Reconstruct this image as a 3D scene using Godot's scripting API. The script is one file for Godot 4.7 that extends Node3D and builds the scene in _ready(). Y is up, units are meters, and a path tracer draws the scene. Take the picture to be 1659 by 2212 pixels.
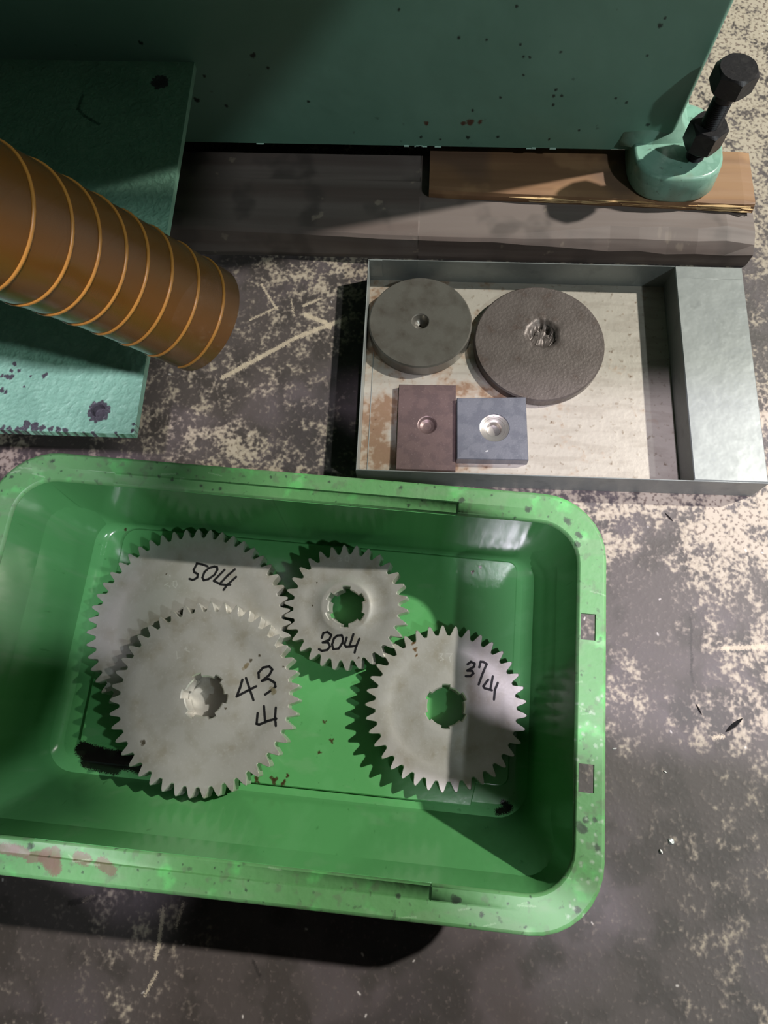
extends Node3D
# A workshop corner seen from above: change gears in a green crate, a sheet metal tray of steel blanks,
# the foot of a machine on its timber packing, an amber suction hose.

# ---------------------------------------------------------------- camera (photograph 1659 x 2212)
const CR := Vector3(0.99877038, -0.02243154, -0.04421023)
const CU := Vector3(-0.03531717, 0.30388975, -0.95205237)
const CF := Vector3(-0.03479104, -0.95244309, -0.30272386)
const CAM_H := 0.58
const FPX := 1560.0
const FACE_Z := -0.5196      # machine front
const EXPOSURE := 1.0

var rng := RandomNumberGenerator.new()
var mats := {}

func ray(x: float, y: float) -> Vector3:
	return CR * ((x - 829.5) / FPX) - CU * ((y - 1106.0) / FPX) + CF

func P(x: float, y: float, h: float) -> Vector3:      # point at height h seen at a pixel
	var d := ray(x, y)
	var t := (CAM_H - h) / -d.y
	return Vector3(d.x * t, h, d.z * t)

func PF(x: float, y: float, z: float) -> Vector3:     # point on a plane facing the camera's side
	var d := ray(x, y)
	return Vector3(0, CAM_H, 0) + d * (z / d.z)

func PD(x: float, y: float, dist: float) -> Vector3:  # point at a depth along the view axis
	return Vector3(0, CAM_H, 0) + ray(x, y) * dist

# ---------------------------------------------------------------- scene tree helpers
func put(o: Node3D, called: String, parent: Node = self) -> Node3D:
	o.name = called
	parent.add_child(o, true)
	return o

func thing(called: String, label: String, category: String, at := Vector3.ZERO, group := "") -> Node3D:
	var o := Node3D.new()
	put(o, called)
	o.position = at
	return tag(o, label, category, group)

func tag(o: Node3D, label: String, category: String, group := "") -> Node3D:
	o.set_meta("label", label)
	o.set_meta("category", category)
	if group != "":
		o.set_meta("group", group)
	return o

func part(called: String, mesh: Mesh, m: Material, parent: Node = self, label := "") -> MeshInstance3D:
	var o := MeshInstance3D.new()
	o.mesh = mesh
	o.material_override = m
	o.cast_shadow = GeometryInstance3D.SHADOW_CASTING_SETTING_ON
	put(o, called, parent)
	if label != "":
		o.set_meta("label", label)
	return o

func struct(called: String, mesh: Mesh, m: Material) -> MeshInstance3D:
	var o := part(called, mesh, m)
	o.set_meta("kind", "structure")
	return o

# ---------------------------------------------------------------- mesh helpers
# Loops of equal length, joined band by band. uv is planar over x and z: centre (ux, uz), size us.
# groups: one smoothing group for each band (-1 flat). skip: "band:segment" quads left open.
func loft(loops: Array, groups: Array = [], ux := 0.0, uz := 0.0, us := 1.0, skip := {}, st: SurfaceTool = null, ring := true) -> ArrayMesh:
	var own := st == null
	if own:
		st = SurfaceTool.new()
		st.begin(Mesh.PRIMITIVE_TRIANGLES)
	for b in loops.size() - 1:
		var lo: PackedVector3Array = loops[b]
		var hi: PackedVector3Array = loops[b + 1]
		var n := lo.size()
		var g: int = b + 1 if groups.is_empty() else groups[b]
		st.set_smooth_group(g if g >= 0 else 0xffffffff)
		for i in (n if ring else n - 1):
			if skip.has("%d:%d" % [b, i]):
				continue
			var j := (i + 1) % n
			tri(st, lo[i], lo[j], hi[j], ux, uz, us)
			tri(st, lo[i], hi[j], hi[i], ux, uz, us)
	if own:
		return done(st)
	return null

func tri(st: SurfaceTool, a: Vector3, b: Vector3, c: Vector3, ux: float, uz: float, us: float) -> void:
	if (b - a).cross(c - a).length_squared() < 1e-18:
		return
	for v: Vector3 in [a, b, c]:
		st.set_uv(Vector2((v.x - ux) / us + 0.5, (v.z - uz) / us + 0.5))
		st.add_vertex(v)

func quad(st: SurfaceTool, a: Vector3, b: Vector3, c: Vector3, d: Vector3, ux := 0.0, uz := 0.0, us := 1.0) -> void:
	st.set_smooth_group(0xffffffff)
	tri(st, a, b, c, ux, uz, us)
	tri(st, a, c, d, ux, uz, us)

func done(st: SurfaceTool) -> ArrayMesh:
	st.generate_normals()
	st.index()
	return st.commit()

func circle(r: float, y: float, n: int, cx := 0.0, cz := 0.0, start := 0.0) -> PackedVector3Array:
	var p := PackedVector3Array()
	for i in n:
		var a := start + TAU * i / n
		p.append(Vector3(cx + r * cos(a), y, cz + r * sin(a)))
	return p

func rect_loop(x0: float, x1: float, z0: float, z1: float, y: float) -> PackedVector3Array:
	return PackedVector3Array([Vector3(x1, y, z0), Vector3(x1, y, z1), Vector3(x0, y, z1), Vector3(x0, y, z0)])

func point_loop(p: Vector3, n: int) -> PackedVector3Array:
	var a := PackedVector3Array()
	a.resize(n)
	a.fill(p)
	return a

# A box with chamfered edges.
func box(x0: float, x1: float, y0: float, y1: float, z0: float, z1: float, b := 0.0005, us := 1.0) -> ArrayMesh:
	var c := Vector3((x0 + x1) / 2, 0, (z0 + z1) / 2)
	return loft([point_loop(Vector3(c.x, y0, c.z), 4), rect_loop(x0 + b, x1 - b, z0 + b, z1 - b, y0), rect_loop(x0, x1, z0, z1, y0 + b), rect_loop(x0, x1, z0, z1, y1 - b),
		rect_loop(x0 + b, x1 - b, z0 + b, z1 - b, y1), point_loop(Vector3(c.x, y1, c.z), 4)], [-1, -1, -1, -1, -1], c.x, c.z, us)

func lathe(profile: Array, n: int, groups: Array = [], us := 1.0) -> ArrayMesh:
	var loops := []
	for q: Vector2 in profile:
		loops.append(circle(q.x, q.y, n))
	return loft(loops, groups, 0, 0, us)

# Rounded rectangle; us_pts / vs_pts are extra points along the sides. Starts on the +x side going +z.
func rounded(x0: float, x1: float, z0: float, z1: float, r: float, y: float, us_pts: Array, vs_pts: Array, seg := 8) -> PackedVector3Array:
	var p := PackedVector3Array()
	for v: float in vs_pts:
		p.append(Vector3(x1, y, clampf(v, z0 + r, z1 - r)))
	_corner(p, x1 - r, z1 - r, r, y, 0.0, seg)
	for k in us_pts.size():
		p.append(Vector3(clampf(us_pts[us_pts.size() - 1 - k], x0 + r, x1 - r), y, z1))
	_corner(p, x0 + r, z1 - r, r, y, PI / 2, seg)
	for k in vs_pts.size():
		p.append(Vector3(x0, y, clampf(vs_pts[vs_pts.size() - 1 - k], z0 + r, z1 - r)))
	_corner(p, x0 + r, z0 + r, r, y, PI, seg)
	for v: float in us_pts:
		p.append(Vector3(clampf(v, x0 + r, x1 - r), y, z0))
	_corner(p, x1 - r, z0 + r, r, y, 1.5 * PI, seg)
	return p

func _corner(p: PackedVector3Array, cx: float, cz: float, r: float, y: float, a0: float, seg: int) -> void:
	for i in seg + 1:
		var a := a0 + PI / 2 * i / seg
		p.append(Vector3(cx + r * cos(a), y, cz + r * sin(a)))

# Prism over an outline in x,z with a chamfered top edge.
func slab(outline: PackedVector2Array, y0: float, y1: float, bevel: float, us := 1.0, ux := 0.0, uz := 0.0) -> ArrayMesh:
	var st := SurfaceTool.new()
	st.begin(Mesh.PRIMITIVE_TRIANGLES)
	var n := outline.size()
	var c := Vector2.ZERO
	for q in outline:
		c += q / n
	if Geometry2D.is_polygon_clockwise(outline):
		outline.reverse()
	var ins := PackedVector2Array()
	for i in n:
		var a := (outline[i] - outline[(i + n - 1) % n]).normalized()
		var b := (outline[(i + 1) % n] - outline[i]).normalized()
		var nn := (Vector2(-a.y, a.x) + Vector2(-b.y, b.x)).normalized()
		if not Geometry2D.is_point_in_polygon(outline[i] + nn * bevel, outline):
			nn = -nn
		ins.append(outline[i] + nn * bevel)
	var l := []
	for e in [[outline, y0], [outline, y1 - bevel], [ins, y1]]:
		var p := PackedVector3Array()
		for q: Vector2 in e[0]:
			p.append(Vector3(q.x, e[1], q.y))
		l.append(p)
	loft(l, [-1, -1], ux, uz, us, {}, st)
	st.set_smooth_group(0xffffffff)
	var t := Geometry2D.triangulate_polygon(ins)
	for k in range(0, t.size(), 3):
		var a: Vector3 = l[2][t[k]]
		var b: Vector3 = l[2][t[k + 1]]
		var d: Vector3 = l[2][t[k + 2]]
		if (b - a).cross(d - a).y > 0:
			tri(st, a, d, b, ux, uz, us)
		else:
			tri(st, a, b, d, ux, uz, us)
	return done(st)

# ---------------------------------------------------------------- textures
func noise(size: int, freq: float, seed_: int, octaves := 4, kind := FastNoiseLite.TYPE_SIMPLEX_SMOOTH, fractal := FastNoiseLite.FRACTAL_FBM, sx := 1.0, sy := 1.0) -> PackedByteArray:
	var n := FastNoiseLite.new()
	n.seed = seed_
	n.noise_type = kind
	n.frequency = freq
	n.fractal_type = fractal
	n.fractal_octaves = octaves
	var im: Image
	if sx == 1.0 and sy == 1.0:
		im = n.get_image(size, size)
	else:
		im = n.get_image(int(size * sx), int(size * sy))
		im.resize(size, size, Image.INTERPOLATE_CUBIC)
	im.convert(Image.FORMAT_L8)
	return im.get_data()

# layers: [bytes, lo, hi, colour, strength]
func mixed(size: int, base: Color, layers: Array) -> PackedByteArray:
	var im := Image.create_empty(size, size, false, Image.FORMAT_RGB8)
	im.fill(base)
	var out := im.get_data()
	for l: Array in layers:
		if l[4] > 0.0:
			over(out, l[0], l[1], l[2], l[3], l[4])
	return out

func over(out: PackedByteArray, mask: PackedByteArray, lo: float, hi: float, c: Color, strength: float) -> void:
	var lut := PackedInt32Array()
	for k in 256:
		lut.append(int(smoothstep(lo, hi, k / 255.0) * strength * 256.0))
	var r := int(c.r * 255)
	var g := int(c.g * 255)
	var b := int(c.b * 255)
	var at := 0
	for i in mask.size():
		var w := lut[mask[i]]
		if w > 0:
			var p := out[at]
			out[at] = p + ((r - p) * w >> 8)
			p = out[at + 1]
			out[at + 1] = p + ((g - p) * w >> 8)
			p = out[at + 2]
			out[at + 2] = p + ((b - p) * w >> 8)
		at += 3

# A drawn line of colour c on a square texture; points and radius in texture pixels.
func stroke(out: PackedByteArray, size: int, pts: Array, rad: float, c: Color, strength: float, rough := 0.0) -> void:
	for k in pts.size() - 1:
		var a: Vector2 = pts[k]
		var b: Vector2 = pts[k + 1]
		var ab := b - a
		var len2 := maxf(ab.length_squared(), 1e-6)
		for y in range(maxi(0, int(minf(a.y, b.y) - rad - 1)), mini(size, int(maxf(a.y, b.y) + rad + 2))):
			for x in range(maxi(0, int(minf(a.x, b.x) - rad - 1)), mini(size, int(maxf(a.x, b.x) + rad + 2))):
				var q := Vector2(x, y)
				var t := clampf((q - a).dot(ab) / len2, 0, 1)
				var d := (q - a - ab * t).length() + (rng.randf() - 0.5) * rough
				var w := clampf(rad - d + 0.5, 0, 1) * strength
				if w > 0:
					var i := (y * size + x) * 3
					out[i] = int(lerpf(out[i], c.r * 255, w))
					out[i + 1] = int(lerpf(out[i + 1], c.g * 255, w))
					out[i + 2] = int(lerpf(out[i + 2], c.b * 255, w))

func tex(data: PackedByteArray, size: int) -> ImageTexture:
	return ImageTexture.create_from_image(Image.create_from_data(size, size, false, Image.FORMAT_RGB8, data))

func bump(mask: PackedByteArray, size: int, strength: float) -> ImageTexture:
	var im := Image.create_from_data(size, size, false, Image.FORMAT_L8, mask)
	im.convert(Image.FORMAT_RGBA8)
	im.bump_map_to_normal_map(strength)
	return ImageTexture.create_from_image(im)

func c8(r: int, g: int, b: int) -> Color:
	return Color(r / 255.0, g / 255.0, b / 255.0)

func mat(color: Color, rough: float, metal := 0.0, t: Texture2D = null, nrm: Texture2D = null, nscale := 1.0, tri_scale := 0.0) -> StandardMaterial3D:
	var m := StandardMaterial3D.new()
	m.albedo_color = color
	m.roughness = rough
	m.metallic = metal
	if t:
		m.albedo_texture = t
	if nrm:
		m.normal_enabled = true
		m.normal_texture = nrm
		m.normal_scale = nscale
	if tri_scale > 0:
		m.uv1_triplanar = true
		m.uv1_scale = Vector3.ONE * tri_scale
	m.cull_mode = BaseMaterial3D.CULL_DISABLED
	return m

# ---------------------------------------------------------------- build
func _ready() -> void:
	rng.seed = 7
	# camera
	var cam := Camera3D.new()
	cam.name = "camera"
	add_child(cam)
	cam.transform = Transform3D(Basis(CR, CU, -CF).orthonormalized(), Vector3(0, CAM_H, 0))
	cam.fov = rad_to_deg(2.0 * atan(1106.0 / FPX))
	cam.near = 0.02
	cam.far = 30.0
	cam.current = true
	# environment: a closed room, so nothing but its lamps lights it
	var we := WorldEnvironment.new()
	we.name = "environment"
	var env := Environment.new()
	env.background_mode = Environment.BG_COLOR
	env.background_color = Color.BLACK
	env.ambient_light_source = Environment.AMBIENT_SOURCE_DISABLED
	env.tonemap_mode = Environment.TONE_MAPPER_LINEAR
	env.tonemap_exposure = EXPOSURE
	env.sdfgi_enabled = true
	env.ssao_enabled = true
	env.ssil_enabled = true
	we.environment = env
	add_child(we)
	# lamps: [position of the lens, colour, energy, lens radius, label]
	high_bay(Vector3(2.60, 2.80, -1.14), Color(1.0, 0.985, 0.95), 20.0, 0.05, "pendant lamp with a small warm white lens hanging past the machine column")
	high_bay(Vector3(2.10, 2.80, 1.00), Color(0.94, 0.99, 1.0), 3.2, 0.06, "pendant lamp with a small neutral white lens hanging over the open floor")
	high_bay(Vector3(0.37, 2.80, 0.62), Color(0.97, 0.93, 1.0), 8.8, 0.06, "pendant lamp with a wide cool white lens hanging above the crouching person")

	make_materials()
	room()
	machine()
	timbers()
	crate()
	gears()
	tray()
	hose()
	scraps()
	person()

# ---------------------------------------------------------------- lamps
func high_bay(at: Vector3, c: Color, energy: float, r: float, label: String) -> void:
	var t := thing("pendant_lamp", label, "lamp", at)
	var housing := mat(c8(70, 74, 76), 0.5, 0.3)
	part("lamp_housing", lathe([Vector2(r, 0.0), Vector2(r + 0.012, 0.002), Vector2(r + 0.03, 0.0), Vector2(r + 0.03, 0.01), Vector2(r * 0.9 + 0.02, 0.08), Vector2(r * 0.5 + 0.02, 0.16), Vector2(0.03, 0.18), Vector2(0.001, 0.18)], 40), housing, t)
	part("cord", lathe([Vector2(0.006, 0.17), Vector2(0.006, 3.2 - at.y), Vector2(0.0, 3.2 - at.y)], 8), mat(c8(20, 20, 20), 0.6), t)
	var glow := mat(Color.WHITE, 0.4)
	glow.emission_enabled = true
	glow.emission = c
	glow.emission_energy_multiplier = 3.0
	part("lamp_lens", lathe([Vector2(r, 0.002), Vector2(r * 0.7, 0.006), Vector2(0.0, 0.008)], 40), glow, t)
	var l := SpotLight3D.new()
	l.name = "lamp_light"
	t.add_child(l)
	l.rotation.x = -PI / 2
	l.spot_angle = 62.0
	l.spot_angle_attenuation = 0.2
	l.position = Vector3(0, -r - 0.01, 0)
	l.light_color = c
	l.light_energy = energy
	l.light_size = r
	l.spot_range = 12.0
	l.spot_attenuation = 2.0
	l.shadow_enabled = true

func batten(at: Vector3, length: float, width: float, c: Color, energy: float, label: String) -> void:
	var t := thing("ceiling_lamp", label, "lamp", at)
	part("lamp_housing", box(-length / 2 - 0.03, length / 2 + 0.03, 0.0, 0.08, -width / 2 - 0.02, width / 2 + 0.02, 0.004), mat(c8(200, 200, 198), 0.5), t)
	var glow := mat(Color.WHITE, 0.4)
	glow.emission_enabled = true
	glow.emission = c
	glow.emission_energy_multiplier = 2.0
	part("lamp_diffuser", box(-length / 2, length / 2, -0.012, 0.0, -width / 2, width / 2, 0.004), glow, t)
	var l := AreaLight3D.new()
	l.name = "lamp_light"
	t.add_child(l)
	l.area_size = Vector2(length, width)
	l.position = Vector3(0, -0.02, 0)
	l.rotation.x = -PI / 2
	l.light_color = c
	l.light_energy = energy
	l.area_range = 12.0
	l.area_attenuation = 2.0
	l.shadow_enabled = true

# ---------------------------------------------------------------- materials
func make_materials() -> void:
	var s := 512
	var fine := noise(s, 0.03, 11, 5)
	var mid := noise(s, 0.012, 12, 4)
	var coarse := noise(s, 0.005, 13, 3)
	# mint machine enamel, oily
	var d := mixed(s, c8(112, 172, 148), [[coarse, 0.35, 0.75, c8(98, 160, 138), 0.7], [mid, 0.66, 0.8, c8(82, 138, 118), 0.45], [fine, 0.80, 0.86, c8(52, 84, 72), 0.5]])
	mats.enamel = mat(Color.WHITE, 0.42, 0.0, tex(d, s), bump(noise(s, 0.02, 14, 3), s, 3.0), 0.35, 2.2)
	# dark timber
	var grain := noise(s, 0.012, 21, 4, FastNoiseLite.TYPE_SIMPLEX_SMOOTH, FastNoiseLite.FRACTAL_FBM, 0.12, 2.0)
	d = mixed(s, c8(112, 101, 96), [[grain, 0.3, 0.75, c8(92, 78, 73), 0.7], [mid, 0.6, 0.85, c8(72, 65, 62), 0.6], [coarse, 0.6, 0.85, c8(124, 114, 109), 0.5], [fine, 0.86, 0.92, c8(176, 162, 142), 0.5]])
	mats.timber = mat(Color.WHITE, 0.62, 0.0, tex(d, s), bump(grain, s, 4.0), 0.5, 2.0)
	d = mixed(s, c8(148, 113, 82), [[grain, 0.3, 0.7, c8(116, 84, 60), 0.75], [coarse, 0.5, 0.75, c8(96, 74, 62), 0.7], [mid, 0.6, 0.85, c8(176, 138, 100), 0.5]])
	mats.plank = mat(Color.WHITE, 0.6, 0.0, tex(d, s), bump(grain, s, 3.0), 0.5, 2.4)
	d = mixed(s, c8(222, 190, 140), [[grain, 0.4, 0.6, c8(176, 132, 84), 0.7], [fine, 0.6, 0.8, c8(120, 84, 52), 0.6]])
	mats.raw_wood = mat(Color.WHITE, 0.75, 0.0, tex(d, s), bump(grain, s, 5.0), 0.7, 4.0)
	# black oxide steel
	d = mixed(s, c8(44, 43, 45), [[mid, 0.5, 0.8, c8(62, 60, 60), 0.6], [fine, 0.7, 0.85, c8(30, 29, 30), 0.6]])
	mats.black_steel = mat(Color.WHITE, 0.42, 0.55, tex(d, s), bump(fine, s, 2.0), 0.3, 14.0)
	# galvanised sheet
	var scratch := noise(s, 0.02, 31, 3, FastNoiseLite.TYPE_SIMPLEX_SMOOTH, FastNoiseLite.FRACTAL_RIDGED)
	d = mixed(s, c8(138, 143, 141), [[coarse, 0.3, 0.8, c8(128, 133, 132), 0.7], [fine, 0.6, 0.85, c8(146, 151, 149), 0.6], [scratch, 0.95, 0.995, c8(176, 179, 178), 0.5], [mid, 0.76, 0.95, c8(112, 117, 115), 0.4]])
	mats.zinc = mat(Color.WHITE, 0.42, 0.35, tex(d, s), bump(mid, s, 2.0), 0.3, 5.0)
	mats.plain_wall = mat(c8(122, 124, 120), 0.9)
	mats.ceiling = mat(c8(140, 140, 138), 0.9)
	mats.chip_pale = mat(c8(190, 226, 212), 0.5)
	d = mixed(s, c8(132, 174, 156), [[mid, 0.3, 0.7, c8(116, 156, 138), 0.7], [mid, 0.66, 0.8, c8(160, 198, 182), 0.5], [fine, 0.80, 0.9, c8(84, 100, 88), 0.6], [coarse, 0.6, 0.8, c8(126, 144, 126), 0.6]])
	mats.boss = mat(Color.WHITE, 0.3, 0.0, tex(d, s), bump(mid, s, 2.0), 0.4, 7.0)
	mats.bright_steel = mat(c8(196, 190, 184), 0.26, 0.8)
	mats.amber = mat(Color(0.47, 0.31, 0.11, 0.64), 0.24)
	mats.amber.transparency = BaseMaterial3D.TRANSPARENCY_ALPHA
	mats.gold_rib = mat(c8(186, 132, 60), 0.35, 0.0)
	mats.cast_iron = mat(c8(150, 150, 146), 0.6, 0.1)  # kept pale so the added table bounces light back down
	mats.phone = mat(c8(24, 24, 26), 0.3)
	mats.screen_glass = mat(c8(14, 14, 16), 0.1)
	mats.hair = mat(c8(16, 14, 13), 0.5)
	mats.eye = mat(c8(225, 222, 216), 0.2)
	mats.person = mat(Color.WHITE, 0.8)
	mats.person.vertex_color_use_as_albedo = true
	mats.white_chip = mat(c8(232, 232, 230), 0.3, 0.3)

# ---------------------------------------------------------------- room
const FLOOR_CX := 0.03
const FLOOR_CZ := -0.27
const FLOOR_S := 1.3

func floor_texture() -> void:
	var s := 2048
	# how much of the pale screed shows, read off the photograph at places on the floor [px x, px y, 0..1]
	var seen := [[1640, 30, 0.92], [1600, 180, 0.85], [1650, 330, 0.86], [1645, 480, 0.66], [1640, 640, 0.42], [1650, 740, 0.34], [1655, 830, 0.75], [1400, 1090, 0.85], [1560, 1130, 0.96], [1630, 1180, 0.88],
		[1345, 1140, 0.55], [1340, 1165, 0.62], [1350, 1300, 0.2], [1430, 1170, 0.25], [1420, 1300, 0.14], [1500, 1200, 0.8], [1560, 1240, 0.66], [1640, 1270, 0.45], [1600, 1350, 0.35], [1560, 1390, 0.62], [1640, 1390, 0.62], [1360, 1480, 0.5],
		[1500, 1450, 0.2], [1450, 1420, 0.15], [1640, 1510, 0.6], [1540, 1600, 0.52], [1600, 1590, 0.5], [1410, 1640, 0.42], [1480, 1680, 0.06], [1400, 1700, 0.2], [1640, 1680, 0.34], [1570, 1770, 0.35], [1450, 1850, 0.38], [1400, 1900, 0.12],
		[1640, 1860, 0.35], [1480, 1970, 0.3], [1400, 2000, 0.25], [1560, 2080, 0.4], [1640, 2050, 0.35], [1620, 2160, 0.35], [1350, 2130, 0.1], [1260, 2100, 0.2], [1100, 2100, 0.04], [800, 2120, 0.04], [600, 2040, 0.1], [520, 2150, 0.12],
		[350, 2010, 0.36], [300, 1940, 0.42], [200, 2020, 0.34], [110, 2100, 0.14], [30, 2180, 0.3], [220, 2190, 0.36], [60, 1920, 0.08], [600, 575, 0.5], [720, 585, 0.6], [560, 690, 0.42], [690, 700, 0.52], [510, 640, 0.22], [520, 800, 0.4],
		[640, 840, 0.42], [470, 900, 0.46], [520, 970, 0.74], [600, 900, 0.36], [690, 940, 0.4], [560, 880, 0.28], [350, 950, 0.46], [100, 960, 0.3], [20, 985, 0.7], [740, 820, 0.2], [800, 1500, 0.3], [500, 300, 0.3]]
	var k := 64
	var low := Image.create_empty(k, k, false, Image.FORMAT_L8)
	var pts := []
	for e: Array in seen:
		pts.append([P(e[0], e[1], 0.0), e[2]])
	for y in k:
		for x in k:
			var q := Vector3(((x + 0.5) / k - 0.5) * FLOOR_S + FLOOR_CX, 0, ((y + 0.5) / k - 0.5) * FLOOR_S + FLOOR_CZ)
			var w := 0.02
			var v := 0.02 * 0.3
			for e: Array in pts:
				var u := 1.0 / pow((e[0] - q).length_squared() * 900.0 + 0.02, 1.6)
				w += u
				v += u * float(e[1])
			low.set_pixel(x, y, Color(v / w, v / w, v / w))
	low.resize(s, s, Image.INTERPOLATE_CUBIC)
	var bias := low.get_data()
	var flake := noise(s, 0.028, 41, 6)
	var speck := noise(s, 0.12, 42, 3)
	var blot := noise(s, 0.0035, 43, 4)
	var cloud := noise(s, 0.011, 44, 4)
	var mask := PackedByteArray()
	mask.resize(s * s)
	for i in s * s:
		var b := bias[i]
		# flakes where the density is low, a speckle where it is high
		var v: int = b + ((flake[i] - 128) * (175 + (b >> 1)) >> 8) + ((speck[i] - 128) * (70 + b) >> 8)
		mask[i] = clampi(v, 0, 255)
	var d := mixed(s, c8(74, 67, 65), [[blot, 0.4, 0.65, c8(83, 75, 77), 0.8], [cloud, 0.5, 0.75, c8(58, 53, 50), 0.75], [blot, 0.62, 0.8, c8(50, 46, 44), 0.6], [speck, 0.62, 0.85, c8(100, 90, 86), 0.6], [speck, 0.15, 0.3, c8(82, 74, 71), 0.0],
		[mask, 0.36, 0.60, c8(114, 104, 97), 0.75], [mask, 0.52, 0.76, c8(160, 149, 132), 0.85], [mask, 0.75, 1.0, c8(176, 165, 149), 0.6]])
	over_dark(d, speck, mask)
	# scratches, a crack and long scrapes
	var sc := c8(186, 172, 150)
	for e: Array in [[[480, 815, 560, 772, 640, 728, 745, 688], 3.4], [[565, 615, 580, 640, 598, 668], 1.6], [[628, 645, 634, 680], 1.2], [[540, 690, 600, 662], 1.5], [[655, 660, 690, 645], 2.2], [[660, 680, 700, 695, 712, 706], 3.5], [[352, 1960, 342, 2040, 335, 2070], 2.2],
			[[338, 2100, 312, 2150], 1.5], [[1540, 1592, 1560, 1590], 2.5], [[1560, 1400, 1659, 1395], 3.0], [[200, 1935, 180, 1945], 2.0], [[395, 1950, 380, 2000], 1.6]]:
		var line := []
		var q: Array = e[0]
		for j in range(0, q.size(), 2):
			line.append(floor_uv(P(q[j], q[j + 1], 0)) * s)
		stroke(d, s, line, e[1], sc, 0.85, 2.6)
	for e: Array in [[[1490, 1335, 1493, 1362, 1490, 1390, 1494, 1425, 1492, 1450, 1496, 1472], 1.3], [[150, 1950, 170, 1945, 205, 1938], 2.8], [[545, 2075, 560, 2105], 1.5]]:
		var line := []
		var q: Array = e[0]
		for j in range(0, q.size(), 2):
			line.append(floor_uv(P(q[j], q[j + 1], 0)) * s)
		stroke(d, s, line, e[1], c8(38, 34, 33), 0.6, 1.8)
	# bright metal specks trodden into the floor
	for j in 420:
		var at := Vector2(rng.randf(), rng.randf()) * s
		stroke(d, s, [at, at + Vector2(rng.randf_range(-2.5, 2.5), rng.randf_range(-2.5, 2.5))], rng.randf_range(0.6, 1.2), c8(214, 208, 204), 0.8)
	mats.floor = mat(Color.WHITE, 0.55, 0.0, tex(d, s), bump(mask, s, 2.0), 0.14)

func over_dark(d: PackedByteArray, speck: PackedByteArray, mask: PackedByteArray) -> void:
	for i in mask.size():
		if mask[i] > 140 and speck[i] < 96:
			var w := mini(mask[i] - 140, 60) * (96 - speck[i])      # dark pits in the pale screed
			w = mini(w >> 3, 200)
			d[i * 3] = d[i * 3] + ((92 - d[i * 3]) * w >> 8)
			d[i * 3 + 1] = d[i * 3 + 1] + ((78 - d[i * 3 + 1]) * w >> 8)
			d[i * 3 + 2] = d[i * 3 + 2] + ((70 - d[i * 3 + 2]) * w >> 8)

func floor_uv(p: Vector3) -> Vector2:
	return Vector2((p.x - FLOOR_CX) / FLOOR_S + 0.5, (p.z - FLOOR_CZ) / FLOOR_S + 0.5)

func room() -> void:
	floor_texture()
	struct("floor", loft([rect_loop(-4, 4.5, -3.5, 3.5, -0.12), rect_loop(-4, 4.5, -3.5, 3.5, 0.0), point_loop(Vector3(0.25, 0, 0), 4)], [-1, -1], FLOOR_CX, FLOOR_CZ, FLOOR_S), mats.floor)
	struct("ceiling", box(-4, 4.5, 3.2, 3.3, -3.5, 3.5, 0.001), mats.ceiling)
	struct("wall_far", box(-4.1, 4.6, -0.12, 3.3, -3.6, -3.5, 0.001), mats.plain_wall)
	struct("wall_near", box(-4.1, 4.6, -0.12, 3.3, 3.5, 3.6, 0.001), mats.plain_wall)
	struct("wall_left", box(-4.1, -4.0, -0.12, 3.3, -3.5, 3.5, 0.001), mats.plain_wall)
	struct("wall_right", box(4.5, 4.6, -0.12, 3.3, -3.5, 3.5, 0.001), mats.plain_wall)

# ---------------------------------------------------------------- machine
func spots(d: PackedByteArray, s: int, list: Array, scale_: float, c: Color) -> void:
	for e: Array in list:      # [px x, px y, radius in metres]: runs and splashes on the machine's front
		var p := PF(e[0], e[1], FACE_Z)
		var at := Vector2(fposmod(p.x * scale_ + 0.6875, 1.0), fposmod(-p.y * scale_, 1.0)) * s
		var r: float = e[2] * scale_ * s
		for j in 5:
			var off: Vector2 = Vector2(rng.randf_range(-1, 1), rng.randf_range(-1, 1)) * r * 0.7
			stroke(d, s, [at + off, at + off * 0.4 + Vector2(0, r * 0.6)], maxf(0.7, r * rng.randf_range(0.35, 0.7)), c, 0.75, 1.0)

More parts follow.
